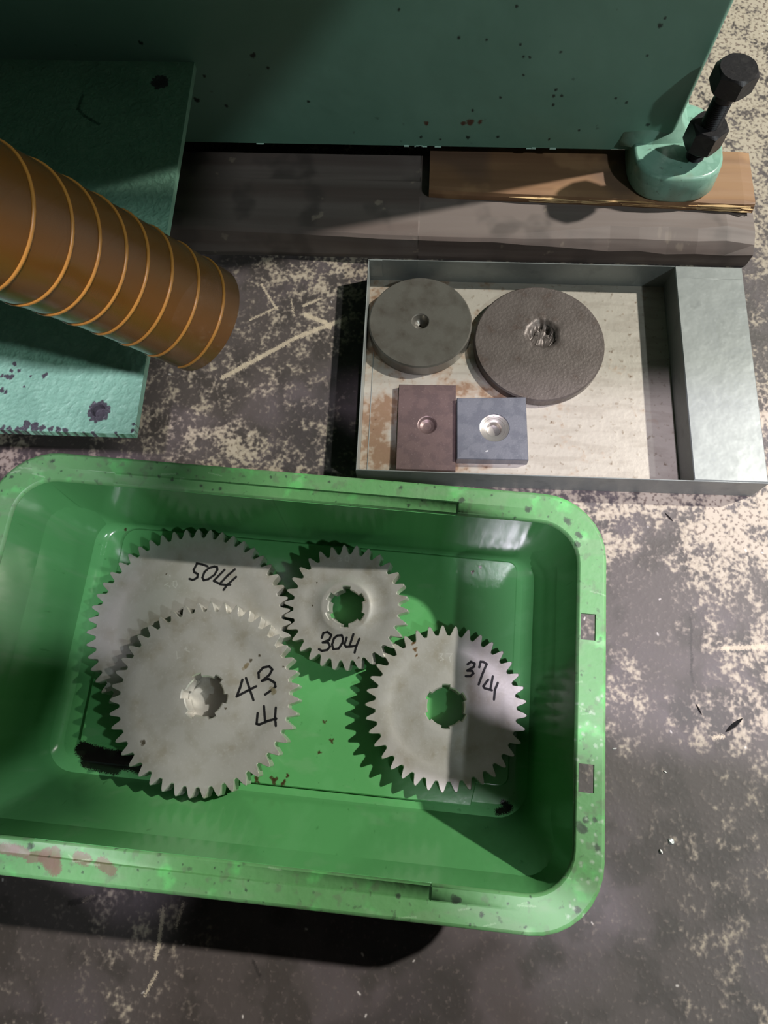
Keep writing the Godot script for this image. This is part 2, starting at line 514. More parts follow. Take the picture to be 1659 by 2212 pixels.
func machine() -> void:
	var t := thing("machine", "mint green machine base with a mounting plate, standing on timber packing", "machine", Vector3.ZERO)
	# front: big enamelled casting with splashes
	var s := 1024
	var sc := 1.25
	var fine := noise(s, 0.05, 51, 4)
	var coarse := noise(s, 0.006, 52, 4)
	var d := mixed(s, c8(110, 152, 134), [[coarse, 0.3, 0.8, c8(102, 144, 126), 0.7], [fine, 0.86, 0.93, c8(66, 92, 82), 0.5]])
	var z2 := []
	for e: Array in [[60, 40, 3], [570, 25, 4], [320, 160, 4], [440, 168, 3], [587, 190, 3], [760, 222, 3], [600, 242, 3], [628, 245, 3], [1190, 105, 10], [1212, 75, 4], [740, 385, 6], [767, 410, 7], [730, 412, 6], [728, 450, 6], [1045, 440, 6],
			[1000, 422, 4], [500, 418, 5], [380, 475, 5], [155, 590, 7], [240, 600, 5], [360, 592, 9], [490, 590, 6], [1140, 535, 9], [710, 600, 5], [600, 322, 3], [1135, 238, 3], [840, 560, 4]]:
		z2.append([830 + e[0] / 2.0, e[1] / 2.0, e[2] * 0.00017])
	spots(d, s, z2, sc, c8(26, 40, 34))
	spots(d, s, [[920, 265, 0.002], [1015, 263, 0.003], [1000, 264, 0.002], [1035, 262, 0.002]], sc, c8(84, 54, 40))
	spots(d, s, [[545, 118, 0.0018], [302, 90, 0.0016], [578, 145, 0.001], [665, 218, 0.001], [488, 228, 0.001], [440, 163, 0.001], [424, 214, 0.002]], sc, c8(22, 34, 30))
	mats.face = mat(Color.WHITE, 0.45, 0.0, tex(d, s), bump(noise(s, 0.02, 53, 3), s, 2.0), 0.3, sc)
	mats.face.uv1_offset = Vector3(0.6875, 0, 0)
	var x0 := -1.3
	var x1 := 0.2225
	var z0 := -1.15
	var loops := []
	for e: Array in [[0.003, 0.05], [0.0, 0.0525], [0.0, 1.995], [0.005, 2.0]]:
		loops.append(rounded(x0 + e[0], x1 - e[0], z0 + e[0], FACE_Z - e[0], 0.006, e[1], [-0.5, 0.0], [-0.9]))
	var mid := Vector3(-0.55, 0, -0.83)
	loops.push_front(point_loop(mid + Vector3(0, 0.05, 0), loops[0].size()))
	loops.append(point_loop(mid + Vector3(0, 2.0, 0), loops[0].size()))
	part("body", loft(loops), mats.face, t)
	# chips along the lower edge where filler shows bright
	for k in 11:
		var x := rng.randf_range(-0.16, 0.17)
		if k < 7:
			x = PF(905, 313, FACE_Z).x + rng.randf_range(-0.022, 0.016)
		var w := rng.randf_range(0.002, 0.007)
		var h := rng.randf_range(0.0008, 0.0022)
		part("paint_chip", box(x, x + w, 0.0512, 0.0512 + h, FACE_Z - 0.001, FACE_Z + 0.0005, 0.0003), mats.chip_pale, t)
	# foot boss at the corner, rounded and worn
	var n := 36
	var cx := 0.2267
	var cz := -0.5125
	var bl := []
	for e: Array in [[0.0385, 0.0378, 0.0392], [0.0402, 0.0388, 0.0420], [0.0398, 0.0366, 0.0550], [0.0393, 0.0350, 0.0605], [0.0384, 0.0338, 0.0627], [0.0366, 0.0320, 0.0634], [0.02, 0.016, 0.0634]]:
		var p := PackedVector3Array()
		for i in n:
			var a := TAU * i / n
			var ca := cos(a)
			var sa := sin(a)
			var rx: float = e[0] * pow(absf(ca), 0.72) * signf(ca)
			var rz: float = e[1] * pow(absf(sa), 0.72) * signf(sa)
			if sa < 0:
				rz *= 1.5
			p.append(Vector3(cx + rx, e[2], cz + rz))
		bl.append(p)
	bl.push_front(point_loop(Vector3(cx, 0.0392, cz), n))
	bl.append(point_loop(Vector3(cx, 0.0634, cz), n))
	part("foot_boss", loft(bl, [1, 2, 2, 2, 2, 2, 3, 3]), mats.boss, t, "worn mint green foot boss at the machine corner")
	# fillet that carries the boss up into the corner of the casting
	var fl := []
	for k in 9:
		var f := k / 8.0
		var y := 0.060 + 0.034 * f
		var w := 0.020 * pow(1.0 - f, 2.2)
		fl.append(PackedVector3Array([Vector3(0.2215 + w, y, -0.60), Vector3(0.2215 + w, y, FACE_Z - 0.004 + w * 0.35), Vector3(0.2215 - 0.02, y, FACE_Z - 0.003 + w * 0.5), Vector3(0.2215 - 0.045, y, FACE_Z - 0.002 + w * 0.25), Vector3(0.2215 - 0.05, y, -0.60)]))
	part("boss_fillet", loft(fl, [1, 1, 1, 1, 1, 1, 1, 1]), mats.boss, t)
	# unseen overhead table, added and sized to shade the base and far floor
	part("added_shade_table", box(-0.50, 0.425, 0.75, 0.83, -0.80, -0.05, 0.006), mats.cast_iron, t, "unseen grey work table added above the base to block the lamps")
	part("table_knee", box(-0.45, 0.12, 0.56, 0.75, -0.80, -0.30, 0.02), mats.enamel, t)
	part("added_shade_box", box(0.2, 0.895, 1.08, 1.36, -0.68, -0.40, 0.01), mats.enamel, t, "unseen mint green box added beside the column to block the far lamp")  # unseen box added to keep the far lamp off the left side
	bolt(t)
	plate(t)

func hexagon(af: float, y: float, turn: float, sub := 4) -> PackedVector3Array:
	var p := PackedVector3Array()
	var rc := af / sqrt(3.0)
	for k in 6:
		var a := Vector2.from_angle(turn + TAU * k / 6) * rc
		var b := Vector2.from_angle(turn + TAU * (k + 1) / 6) * rc
		for j in sub:
			var q := a.lerp(b, float(j) / sub)
			p.append(Vector3(q.x, y, q.y))
	return p

func hex_nut(af: float, y0: float, y1: float, turn: float, r_top: float, hole: float) -> ArrayMesh:
	# a hexagon whose corners are turned down to a circle at both ends
	var loops := []
	var n := 24
	var rc := af / sqrt(3.0)
	var hexa := hexagon(af, 0, turn)
	var at := func(y: float, cut: float) -> PackedVector3Array:
		var p := PackedVector3Array()
		for v: Vector3 in hexa:
			var q := Vector2(v.x, v.z)
			var over_ := q.length() - af / 2
			p.append(Vector3(v.x, y - signf(cut) * over_ * 0.55, v.z))
		return p
	var ring_at := func(r: float, y: float) -> PackedVector3Array:
		var p := PackedVector3Array()
		for v: Vector3 in hexa:
			var q := Vector2(v.x, v.z).normalized() * r
			p.append(Vector3(q.x, y, q.y))
		return p
	loops.append(ring_at.call(hole, y0))
	loops.append(ring_at.call(af / 2 * 0.97, y0))
	loops.append(at.call(y0 + 0.0008, -1.0))
	loops.append(at.call(y1 - 0.0012, 1.0))
	loops.append(ring_at.call(r_top, y1))
	loops.append(ring_at.call(hole, y1))
	return loft(loops, [-1, -1, -1, 2, 3])

func bolt(t: Node3D) -> void:
	var b := Node3D.new()
	put(b, "levelling_bolt", t)
	b.position = Vector3(0.240, 0.0, -0.503)
	b.set_meta("label", "black steel levelling bolt with a lock nut standing in the foot boss")
	var prof := [Vector2(0.0, 0.045)]
	var groups := []
	var y := 0.045
	while y < 0.122:
		prof.append(Vector2(0.0072, y))
		prof.append(Vector2(0.0080, y + 0.0008))
		prof.append(Vector2(0.0072, y + 0.0016))
		y += 0.0018
	prof.append(Vector2(0.0078, 0.124))
	prof.append(Vector2(0.0078, 0.136))
	prof.append(Vector2(0.0, 0.136))
	part("threaded_shank", lathe(prof, 24), mats.black_steel, b)
	part("lock_nut", hex_nut(0.0285, 0.0765, 0.0985, 0.32, 0.0135, 0.0076), mats.black_steel, b)
	part("bolt_head", hex_nut(0.0300, 0.1335, 0.1515, 0.42, 0.0142, 0.0), mats.black_steel, b)

func plate(t: Node3D) -> void:
	# rough painted plate with two bolt holes, chipped along its free edge
	var y1 := 0.135
	var y0 := 0.1285
	var x0 := -0.78
	var x1 := -0.1875
	var z0 := FACE_Z
	var z1 := -0.1903
	var s := 1024
	var us := 0.45
	var ux := -0.36
	var uz := -0.355
	var fine := noise(s, 0.05, 61, 4)
	var wrinkle := noise(s, 0.045, 62, 3, FastNoiseLite.TYPE_SIMPLEX_SMOOTH, FastNoiseLite.FRACTAL_RIDGED)
	var d := mixed(s, c8(132, 180, 156), [[fine, 0.5, 0.75, c8(148, 194, 170), 0.6], [wrinkle, 0.7, 0.95, c8(112, 158, 136), 0.5], [noise(s, 0.008, 63, 4), 0.55, 0.8, c8(120, 166, 144), 0.6]])
	var bare := c8(74, 72, 78)
	var chips := [[30, 785, 7], [24, 800, 5], [40, 800, 5], [14, 812, 8], [24, 814, 7], [4, 812, 5], [95, 812, 6], [3, 842, 7], [12, 846, 5], [52, 834, 4], [100, 808, 4], [66, 812, 3],
		[60, 915, 12], [50, 924, 12], [75, 920, 12], [35, 928, 9], [20, 926, 7], [90, 925, 9], [110, 925, 7], [125, 928, 8], [140, 928, 8], [5, 925, 8], [200, 934, 5], [180, 935, 4], [250, 934, 4], [285, 930, 5], [288, 915, 4], [160, 935, 5]]
	for e: Array in chips:
		var p := P(e[0], e[1], y1)
		var at := Vector2((p.x - ux) / us + 0.5, (p.z - uz) / us + 0.5) * s
		var r: float = e[2] * 0.00028 / us * s
		for j in 7:
			var off := Vector2.from_angle(rng.randf() * TAU) * r * rng.randf_range(0.3, 0.9)
			stroke(d, s, [at, at + off], r * rng.randf_range(0.25, 0.5), bare, 0.95, 1.2)
	for e: Array in [[345, 177, 9.0], [213, 888, 15.0]]:
		var p := P(e[0], e[1], y1)
		var at := Vector2((p.x - ux) / us + 0.5, (p.z - uz) / us + 0.5) * s
		for j in 26:
			var a := TAU * j / 26
			stroke(d, s, [at, at + Vector2.from_angle(a) * (0.0062 if e[2] < 10 else 0.0068) / us * s * rng.randf_range(0.8, 1.15)], 2.6, bare, 0.95, 1.0)
	# a dried run
	var run := []
	for q: Array in [[178, 205], [172, 222], [168, 235], [182, 250], [196, 258], [212, 268]]:
		var p := P(q[0], q[1], y1)
		run.append(Vector2((p.x - ux) / us + 0.5, (p.z - uz) / us + 0.5) * s)
	stroke(d, s, run, 2.6, c8(58, 84, 74), 0.6, 2.5)
	mats.plate = mat(Color.WHITE, 0.4, 0.0, tex(d, s), bump(wrinkle, s, 4.0), 0.5)
	var holes := [[P(349, 177, y1), 0.0066], [P(212, 886, y1), 0.0044]]
	var st := SurfaceTool.new()
	st.begin(Mesh.PRIMITIVE_TRIANGLES)
	var xs := [x0, x1]
	var zs := [z0, z1]
	for h: Array in holes:
		var r: float = h[1] * 1.7
		xs.append_array([h[0].x - r, h[0].x + r])
		zs.append_array([h[0].z - r, h[0].z + r])
	xs.sort()
	zs.sort()
	for i in xs.size() - 1:
		for j in zs.size() - 1:
			var mid := Vector3((xs[i] + xs[i + 1]) / 2, y1, (zs[j] + zs[j + 1]) / 2)
			var hit := []
			for h: Array in holes:
				if (mid - h[0]).length() < 0.002:
					hit = h
			var xa: float = xs[i]
			var xb: float = xs[i + 1]
			var za: float = zs[j]
			var zb: float = zs[j + 1]
			if hit.is_empty():
				var b := 0.0
				quad(st, Vector3(xa, y1, za), Vector3(xb, y1, za), Vector3(xb, y1, zb), Vector3(xa, y1, zb), ux, uz, us)
				continue
			var sq := PackedVector3Array()
			for q: Array in [[xb, za, xb, zb], [xb, zb, xa, zb], [xa, zb, xa, za], [xa, za, xb, za]]:
				for k in 6:
					sq.append(Vector3(lerpf(q[0], q[2], k / 6.0), y1, lerpf(q[1], q[3], k / 6.0)))
			var l := [sq]
			for e: Array in [[1.12, 0.0], [1.0, -0.0012], [0.96, -0.006], [0.0, -0.006]]:
				var p := PackedVector3Array()
				for v: Vector3 in sq:
					var w: Vector3 = (v - hit[0])
					w.y = 0
					w = w.normalized() * hit[1] * e[0]
					p.append(Vector3(hit[0].x + w.x, y1 + e[1], hit[0].z + w.z))
				l.append(p)
			loft(l, [-1, 1, 2, 3], ux, uz, us, {}, st)
	loft([point_loop(Vector3(-0.45, y0, -0.35), 4), rect_loop(x0, x1, z0, z1, y0), rect_loop(x0, x1, z0, z1, y1)], [-1, -1], ux, uz, us, {}, st)
	part("mounting_plate", done(st), mats.plate, t, "wrinkle-painted mint green plate with two bolt holes and chipped free edge")

# ---------------------------------------------------------------- timber packing
func beam(sections: Array, m: Material, called: String, parent: Node) -> void:
	# sections: [x, PackedVector2Array of (z, y)] from left to right
	var loops := []
	var n: int = sections[0][1].size()
	for e: Array in sections:
		var p := PackedVector3Array()
		var c := Vector2.ZERO
		for q: Vector2 in e[1]:
			p.append(Vector3(e[0], q.y, q.x))
			c += q / n
		if loops.is_empty():
			loops.append(point_loop(Vector3(e[0], c.y, c.x), n))
		loops.append(p)
	var last: PackedVector3Array = loops[-1]
	var mid := Vector3.ZERO
	for v in last:
		mid += v / n
	loops.append(point_loop(mid, n))
	var groups := []
	groups.resize(loops.size() - 1)
	groups.fill(-1)
	part(called, loft(loops, groups), m, parent)

func timbers() -> void:
	var wob := FastNoiseLite.new()
	wob.seed = 5
	wob.frequency = 9.0
	# thick dark beam
	var t := thing("timber_beam", "thick dark stained timber beam lying on the floor under the machine", "timber")
	var sec := []
	for k in 45:
		var x := lerpf(-0.85, 0.3045, k / 44.0)
		var f := smoothstep(0.06, 0.2, x)
		var w := wob.get_noise_1d(x * 3.0) * 0.0016
		var w2 := wob.get_noise_1d(x * 9.0 + 50) * 0.0012
		var zt := lerpf(-0.4450, -0.4370, smoothstep(-0.3, 0.08, x)) + w
		var drop := f * (0.010 + w2 * 4.0)
		var back := f * (0.013 + w2 * 5.0)
		var end := 0.004 * smoothstep(0.296, 0.3045, x)
		sec.append([x, PackedVector2Array([Vector2(-0.530, 0.0), Vector2(-0.437 + w2, 0.0), Vector2(-0.4362 + w2, 0.006), Vector2(zt + 0.0005, 0.0268 - drop), Vector2(zt - 0.0022 - back * 0.4, 0.0292 - drop * 0.35 - end), Vector2(zt - 0.006 - back, 0.030 - end), Vector2(-0.530, 0.030 - end)])])
	beam(sec, mats.timber, "beam", t)
	# thin plank under the boss
	var p := thing("timber_plank", "thin reddish brown plank with a splintered pale edge under the foot boss", "timber")
	sec = []
	for k in 30:
		var x := lerpf(0.0078, 0.3015, k / 29.0)
		var zf := lerpf(-0.4822, -0.4722, k / 29.0) + wob.get_noise_1d(x * 20.0) * 0.0008
		var e := 0.0025 * smoothstep(0.292, 0.3015, x)
		sec.append([x, PackedVector2Array([Vector2(-0.5325, 0.0301), Vector2(zf + 0.0002, 0.0301), Vector2(zf - e, 0.0352), Vector2(zf - 0.0012 - e, 0.0384 - e * 0.4), Vector2(zf - 0.005, 0.039 - e * 0.4), Vector2(-0.5325, 0.039 - e * 0.4)])])
	beam(sec, mats.plank, "plank", p)
	# splinters of raw wood along the sawn edge
	for k in 26:
		var x := rng.randf_range(0.07, 0.29)
		var l := rng.randf_range(0.015, 0.05)
		var zf := lerpf(-0.4822, -0.4722, (x - 0.0078) / 0.2937) + 0.0001
		var y := rng.randf_range(0.0308, 0.0368)
		var st := SurfaceTool.new()
		st.begin(Mesh.PRIMITIVE_TRIANGLES)
		var h := rng.randf_range(0.0008, 0.0022)
		var a := Vector3(x, y, zf)
		var b := Vector3(minf(x + l, 0.300), y + rng.randf_range(-0.0008, 0.0008), zf + l * 0.034)
		for q: Array in [[0, 1], [1, 2], [2, 0]]:
			var o := [Vector3(0, -h / 2, -0.001), Vector3(0, 0, 0.0009), Vector3(0, h / 2, -0.001)]
			quad(st, a + o[q[0]] * 0.3, b + o[q[0]] * 0.3, b + o[q[1]] * 0.3, a + o[q[1]] * 0.3)
			var m := (a + b) / 2
			quad(st, a + o[q[0]] * 0.2, m + o[q[0]], m + o[q[1]], a + o[q[1]] * 0.2)
			quad(st, m + o[q[0]], b + o[q[0]] * 0.2, b + o[q[1]] * 0.2, m + o[q[1]])
		part("splinter", done(st), mats.raw_wood, p)

# ---------------------------------------------------------------- crate
const CRATE_A := 0.0531          # turned a little against the machine
const CRATE_Y := 0.105

func to_crate(p: Vector3) -> Vector2:
	return Vector2(p.x * cos(CRATE_A) + p.z * sin(CRATE_A), -p.x * sin(CRATE_A) + p.z * cos(CRATE_A))

func crate() -> void:
	var t := thing("parts_crate", "green plastic crate with a grimy rim, holding four steel gears", "crate")
	t.rotation.y = -CRATE_A
	var s := 1024
	var us := 0.46
	var ux := -0.088
	var uz := -0.037
	var fine := noise(s, 0.06, 71, 4)
	var smear := noise(s, 0.012, 72, 5)
	var haze := noise(s, 0.02, 73, 4, FastNoiseLite.TYPE_SIMPLEX_SMOOTH, FastNoiseLite.FRACTAL_FBM, 0.4, 1.0)
	var d := mixed(s, c8(94, 170, 97), [[smear, 0.45, 0.8, c8(110, 178, 110), 0.6], [haze, 0.52, 0.78, c8(138, 166, 132), 0.6], [smear, 0.15, 0.38, c8(88, 128, 84), 0.65], [noise(s, 0.03, 74, 5), 0.66, 0.82, c8(92, 118, 86), 0.6], [fine, 0.76, 0.86, c8(66, 92, 64), 0.6]])
	var put_spot := func(px: float, py: float, r: float, c: Color, k: float, h: float) -> void:
		var q := to_crate(P(px, py, h))
		var at := Vector2((q.x - ux) / us + 0.5, (q.y - uz) / us + 0.5) * s
		for j in 6:
			var off: Vector2 = Vector2(rng.randf_range(-1, 1), rng.randf_range(-1, 1)) * r * 0.8
			stroke(d, s, [at + off, at + off * 0.3], r * rng.randf_range(0.4, 0.8), c, k, 2.0)
	for e: Array in [[113, 996, 2], [24, 1030, 1.6], [343, 1028, 1.2], [370, 1034, 1.4], [433, 1047, 1.6], [475, 1054, 1.8], [995, 1080, 3], [865, 1052, 1.6], [882, 1090, 1.6], [585, 1030, 1.2], [710, 1040, 1.0], [1250, 1155, 3.5], [1245, 1175, 3], [1225, 1125, 3], [1140, 1100, 3],
			[1258, 1790, 5], [1262, 1770, 3], [1290, 1830, 2.5], [1285, 1770, 2], [1245, 1965, 3], [985, 1945, 4], [1040, 1975, 2], [860, 1935, 2], [250, 1830, 2], [65, 1828, 2.5]]:
		put_spot.call(e[0], e[1], e[2] * 1.4, c8(58, 78, 58), 0.65, CRATE_Y)
	# brown paint daubs on the near rim
	for e: Array in [[[5, 1832], [30, 1835], [52, 1842]], [[66, 1852], [92, 1848], [98, 1842]], [[92, 1850], [105, 1865], [118, 1880]], [[115, 1840], [118, 1858], [122, 1876]], [[165, 1850], [185, 1858]], [[215, 1862], [240, 1880]]]:
		var l := []
		for q: Array in e:
			var w := to_crate(P(q[0], q[1], CRATE_Y))
			l.append(Vector2((w.x - ux) / us + 0.5, (w.y - uz) / us + 0.5) * s)
		stroke(d, s, l, 7.0, c8(108, 92, 76), 0.75, 3.0)
	# grey scuffs at the near right corner and along the right rim
	for k in 60:
		var px := rng.randf_range(1225, 1300)
		var py := rng.randf_range(1480, 1990)
		put_spot.call(px, py, rng.randf_range(1.0, 3.2), c8(150, 170, 148), 0.3, CRATE_Y)
	for k in 420:      # fine specks of grime
		var at := Vector2(rng.randf(), rng.randf()) * s
		stroke(d, s, [at, at + Vector2(rng.randf_range(-1.5, 1.5), rng.randf_range(-1.5, 1.5))], rng.randf_range(0.6, 1.5), c8(44, 62, 46), 0.7, 0.8)
	for k in 90:       # scuffs drawn along the rim
		var at := Vector2(rng.randf(), rng.randf()) * s
		stroke(d, s, [at, at + Vector2(rng.randf_range(-26, 26), rng.randf_range(-5, 5))], rng.randf_range(0.6, 1.4), c8(158, 182, 152), 0.45, 1.2)
	mats.crate = mat(Color.WHITE, 0.5, 0.0, tex(d, s), bump(fine, s, 1.2), 0.25)
	var di := mixed(s, c8(84, 150, 90), [[smear, 0.5, 0.8, c8(92, 156, 98), 0.6], [haze, 0.7, 0.9, c8(108, 154, 108), 0.4], [fine, 0.84, 0.92, c8(58, 112, 62), 0.5]])
	for e: Array in [[590, 1686, 2.6], [612, 1690, 2.0], [555, 1685, 2.4], [622, 1675, 1.5], [265, 1140, 1.6], [700, 1560, 1.5], [690, 1625, 1.2], [715, 1600, 1.6], [1035, 1225, 1.5], [1020, 1235, 1.6]]:
		var q := to_crate(P(e[0], e[1], 0.008))
		var at := Vector2((q.x - ux) / us + 0.5, (q.y - uz) / us + 0.5) * s
		for j in 5:
			var off: Vector2 = Vector2(rng.randf_range(-1, 1), rng.randf_range(-1, 1)) * e[2] * 2.2
			stroke(di, s, [at + off, at + off * 0.4], e[2] * rng.randf_range(0.5, 1.0), c8(58, 44, 26), 0.8, 1.5)
	# black strokes over the near corners of the channel
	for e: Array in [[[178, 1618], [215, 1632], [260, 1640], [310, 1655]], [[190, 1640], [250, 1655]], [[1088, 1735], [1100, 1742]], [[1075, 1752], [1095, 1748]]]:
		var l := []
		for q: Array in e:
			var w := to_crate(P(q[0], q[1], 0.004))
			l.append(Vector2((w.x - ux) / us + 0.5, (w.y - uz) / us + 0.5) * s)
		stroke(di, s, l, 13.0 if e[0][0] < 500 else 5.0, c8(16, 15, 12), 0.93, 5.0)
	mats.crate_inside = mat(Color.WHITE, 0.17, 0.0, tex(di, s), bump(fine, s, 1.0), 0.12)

	# slots through the right rim and steps in the long rims, read off the photograph
	var vs := []
	for e: Array in [[1265, 1325], [1265, 1382], [1263, 1650], [1263, 1712]]:
		vs.append(to_crate(P(e[0], e[1], CRATE_Y)).y)
	var u_step := to_crate(P(1027, 1095, CRATE_Y)).x
	var u_left := to_crate(P(245, 1040, CRATE_Y)).x
	var u_pts := [u_left - 0.0006, u_left, -0.12, u_step - 0.012, u_step - 0.0114]
	var i0 := -0.2845
	var i1 := 0.1078
	var j0 := -0.1525
	var j1 := 0.0775
	var o0 := -0.3040
	var o1 := 0.1272
	var p0 := -0.1738
	var p1 := 0.0996
	var yt := CRATE_Y
	var rr := func(ua: float, ub: float, va: float, vb: float, r: float, y: float, sunk := 0.0) -> PackedVector3Array:
		var q := rounded(ua, ub, va, vb, r, y, u_pts, vs)
		if sunk > 0.0:
			for k in q.size():      # the inner ledge of the long sides lies lower between the steps
				if (absf(q[k].z - va) < 1e-5 or absf(q[k].z - vb) < 1e-5) and q[k].x > u_left - 0.0003 and q[k].x < u_step - 0.0117:
					q[k].y -= sunk
		return q
	var a := 0.0035
	var b := 0.0128
	var rim := [
		rr.call(i0 - 0.0025, i1 + 0.0025, j0 - 0.0025, j1 + 0.0025, 0.029, yt - 0.0028),
		rr.call(i0 - a, i1 + 0.0026, j0 - a, j1 + a, 0.0300, yt - 0.0028),
		rr.call(i0 - b, i1 + 0.0122, j0 - 0.0095, j1 + 0.0095, 0.034, yt - 0.0028),
		rr.call(o0 + 0.003, o1 - 0.003, p0 + 0.003, p1 - 0.003, 0.041, yt - 0.0028),
		rr.call(o0 + 0.0018, o1 - 0.0018, p0 + 0.0018, p1 - 0.0018, 0.042, yt - 0.016),
		rr.call(o0 - 0.0006, o1 + 0.0006, p0 - 0.0006, p1 + 0.0006, 0.044, yt - 0.016),
		rr.call(o0, o1, p0, p1, 0.0435, yt - 0.0022),
		rr.call(o0 + 0.0008, o1 - 0.0008, p0 + 0.0008, p1 - 0.0008, 0.043, yt - 0.0006),
		rr.call(o0 + 0.0024, o1 - 0.0024, p0 + 0.0024, p1 - 0.0024, 0.042, yt),
		rr.call(i0 - b, i1 + 0.0122, j0 - 0.0095, j1 + 0.0095, 0.034, yt),
		rr.call(i0 - a, i1 + 0.0026, j0 - 0.0088, j1 + 0.0088, 0.0300, yt, 0.0016),
		rr.call(i0 - 0.0018, i1 + 0.0018, j0 - 0.0018, j1 + 0.0018, 0.0285, yt, 0.0016),
		rr.call(i0 - 0.0005, i1 + 0.0005, j0 - 0.0005, j1 + 0.0005, 0.0275, yt - 0.0008, 0.0014),
		rr.call(i0, i1, j0, j1, 0.027, yt - 0.0024, 0.0008)]
	# bands 1 and 9 are open where the slots are (segments 0 and 2)
	var st := SurfaceTool.new()
	st.begin(Mesh.PRIMITIVE_TRIANGLES)
	loft(rim, [1, 1, 1, 2, 3, 4, 5, 5, 6, 7, 8, 9, 9], ux, uz, us, {"1:0": 1, "1:2": 1, "9:0": 1, "9:2": 1}, st)
	for k: int in [0, 2]:
		var lo: PackedVector3Array = PackedVector3Array([rim[1][k], rim[1][k + 1], rim[2][k + 1], rim[2][k]])
		var hi: PackedVector3Array = PackedVector3Array([rim[10][k], rim[10][k + 1], rim[9][k + 1], rim[9][k]])
		loft([hi, lo], [-1], ux, uz, us, {}, st)
	part("rim", done(st), mats.crate, t, "light green grimy rim with two rectangular slots")
	# walls and bottom, inside and outside
	var wi := [i0, i1, j0, j1]
	var bo := [-0.2630, 0.0918, -0.1512, 0.0415]     # foot of the walls inside
	var wall := func(f: float, y: float, grow: float, r: float) -> PackedVector3Array:
		return rr.call(lerpf(bo[0], wi[0], f) - grow, lerpf(bo[1], wi[1], f) + grow, lerpf(bo[2], wi[2], f) - grow, lerpf(bo[3], wi[3], f) + grow, r, y)
	var body := [
		wall.call(0.0, 0.0, -0.008, 0.016), wall.call(0.0, 0.002, 0.0, 0.02), wall.call(0.0, 0.004, 0.0024, 0.0205), wall.call(1.0, yt - 0.0026, 0.0024, 0.029), wall.call(1.0, yt - 0.0026, 0.0, 0.027),
		wall.call(0.76, yt * 0.66, 0.0, 0.024), wall.call(0.60, yt * 0.33, 0.0, 0.021), wall.call(0.22, 0.0095, 0.0, 0.0185), wall.call(0.0, 0.0055, -0.0008, 0.0175), wall.call(0.0, 0.0038, -0.0026, 0.016), wall.call(0.0, 0.0032, -0.005, 0.014)]
	body.push_front(point_loop(Vector3(-0.09, 0.0, -0.055), body[0].size()))
	body.append(point_loop(Vector3(-0.09, 0.0032, -0.055), body[0].size()))
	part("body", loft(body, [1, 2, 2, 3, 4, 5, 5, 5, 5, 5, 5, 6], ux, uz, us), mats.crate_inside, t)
	# raised bottom panel with notched near corners
	var out := PackedVector2Array()
	var add_arc := func(cx: float, cz: float, r: float, a0: float) -> void:
		for k in 6:
			var an := a0 + PI / 2 * k / 5.0
			out.append(Vector2(cx + r * cos(an), cz + r * sin(an)))
	var u0 := -0.2440
	var u1 := 0.0818
	var v0 := -0.1478
	add_arc.call(u1 - 0.008, v0 + 0.008, 0.008, -PI / 2)
	add_arc.call(u1 - 0.007, 0.0235 - 0.007, 0.007, 0.0)
	out.append_array([Vector2(0.058, 0.0235), Vector2(0.055, 0.0395), Vector2(-0.168, 0.0395), Vector2(-0.172, 0.0235), Vector2(u0 + 0.001, 0.0235), Vector2(u0, 0.0225)])
	add_arc.call(u0 + 0.012, v0 + 0.012, 0.012, PI)
	part("bottom_panel", slab(out, 0.0028, 0.008, 0.0010, us, ux, uz), mats.crate_inside, t, "glossy raised bottom panel")

# ---------------------------------------------------------------- gears
func gear_mesh(teeth: int, ro: float, th: float, bore: float, slot_r: float, slot_at: float, phase: float, sunk: float) -> ArrayMesh:
	var per := 12
	var n := teeth * per
	var hgt := (2.4 / (teeth + 2.0)) * 2.0 * ro
	var tooth := PackedFloat32Array()
	for i in n:
		var w := absf(fposmod(float(i) / per + phase, 1.0) - 0.5) * 2.0
		var f := 1.0 - clampf((w - 0.11) / 0.66, 0, 1)
		f = f * 0.55 + smoothstep(0.0, 1.0, f) * 0.45
		tooth.append(ro - hgt * (1.0 - f) - (0.0003 if w < 0.13 else 0.0) * w / 0.13)
	var hole := PackedFloat32Array()
	for i in n:
		var an := fposmod(TAU * i / n - slot_at, TAU / 6)
		an = minf(an, TAU / 6 - an)
		hole.append(slot_r if an < 0.0033 / slot_r else bore)
	var loop := func(r: PackedFloat32Array, k: float, y: float) -> PackedVector3Array:
		var p := PackedVector3Array()
		for i in n:
			var an := TAU * i / n
			p.append(Vector3((r[i] + k) * cos(an), y, (r[i] + k) * sin(an)))
		return p
	var rt := ro - hgt
	var l := [loop.call(hole, 0.0, 0.0), circle(rt * 0.9, 0.0, n), loop.call(tooth, -0.0005, 0.0), loop.call(tooth, 0.0, 0.0005), loop.call(tooth, 0.0, th - 0.0006), loop.call(tooth, -0.0006, th),
		circle(rt * 0.965, th, n), circle(rt * 0.86, th, n), circle(rt * 0.80, th - sunk * 0.6, n), circle(rt * 0.72, th - sunk, n), circle(rt * 0.50, th - sunk, n), circle(maxf(rt * 0.38, slot_r + 0.004), th, n), circle(slot_r + 0.0022, th, n), loop.call(hole, 0.0009, th), loop.call(hole, 0.0, th - 0.0009), loop.call(hole, 0.0, 0.0)]
	return loft(l, [1, 1, 2, 3, 2, 4, 5, 5, 5, 5, 5, 5, 5, 9, 10], 0, 0, ro * 2.04)

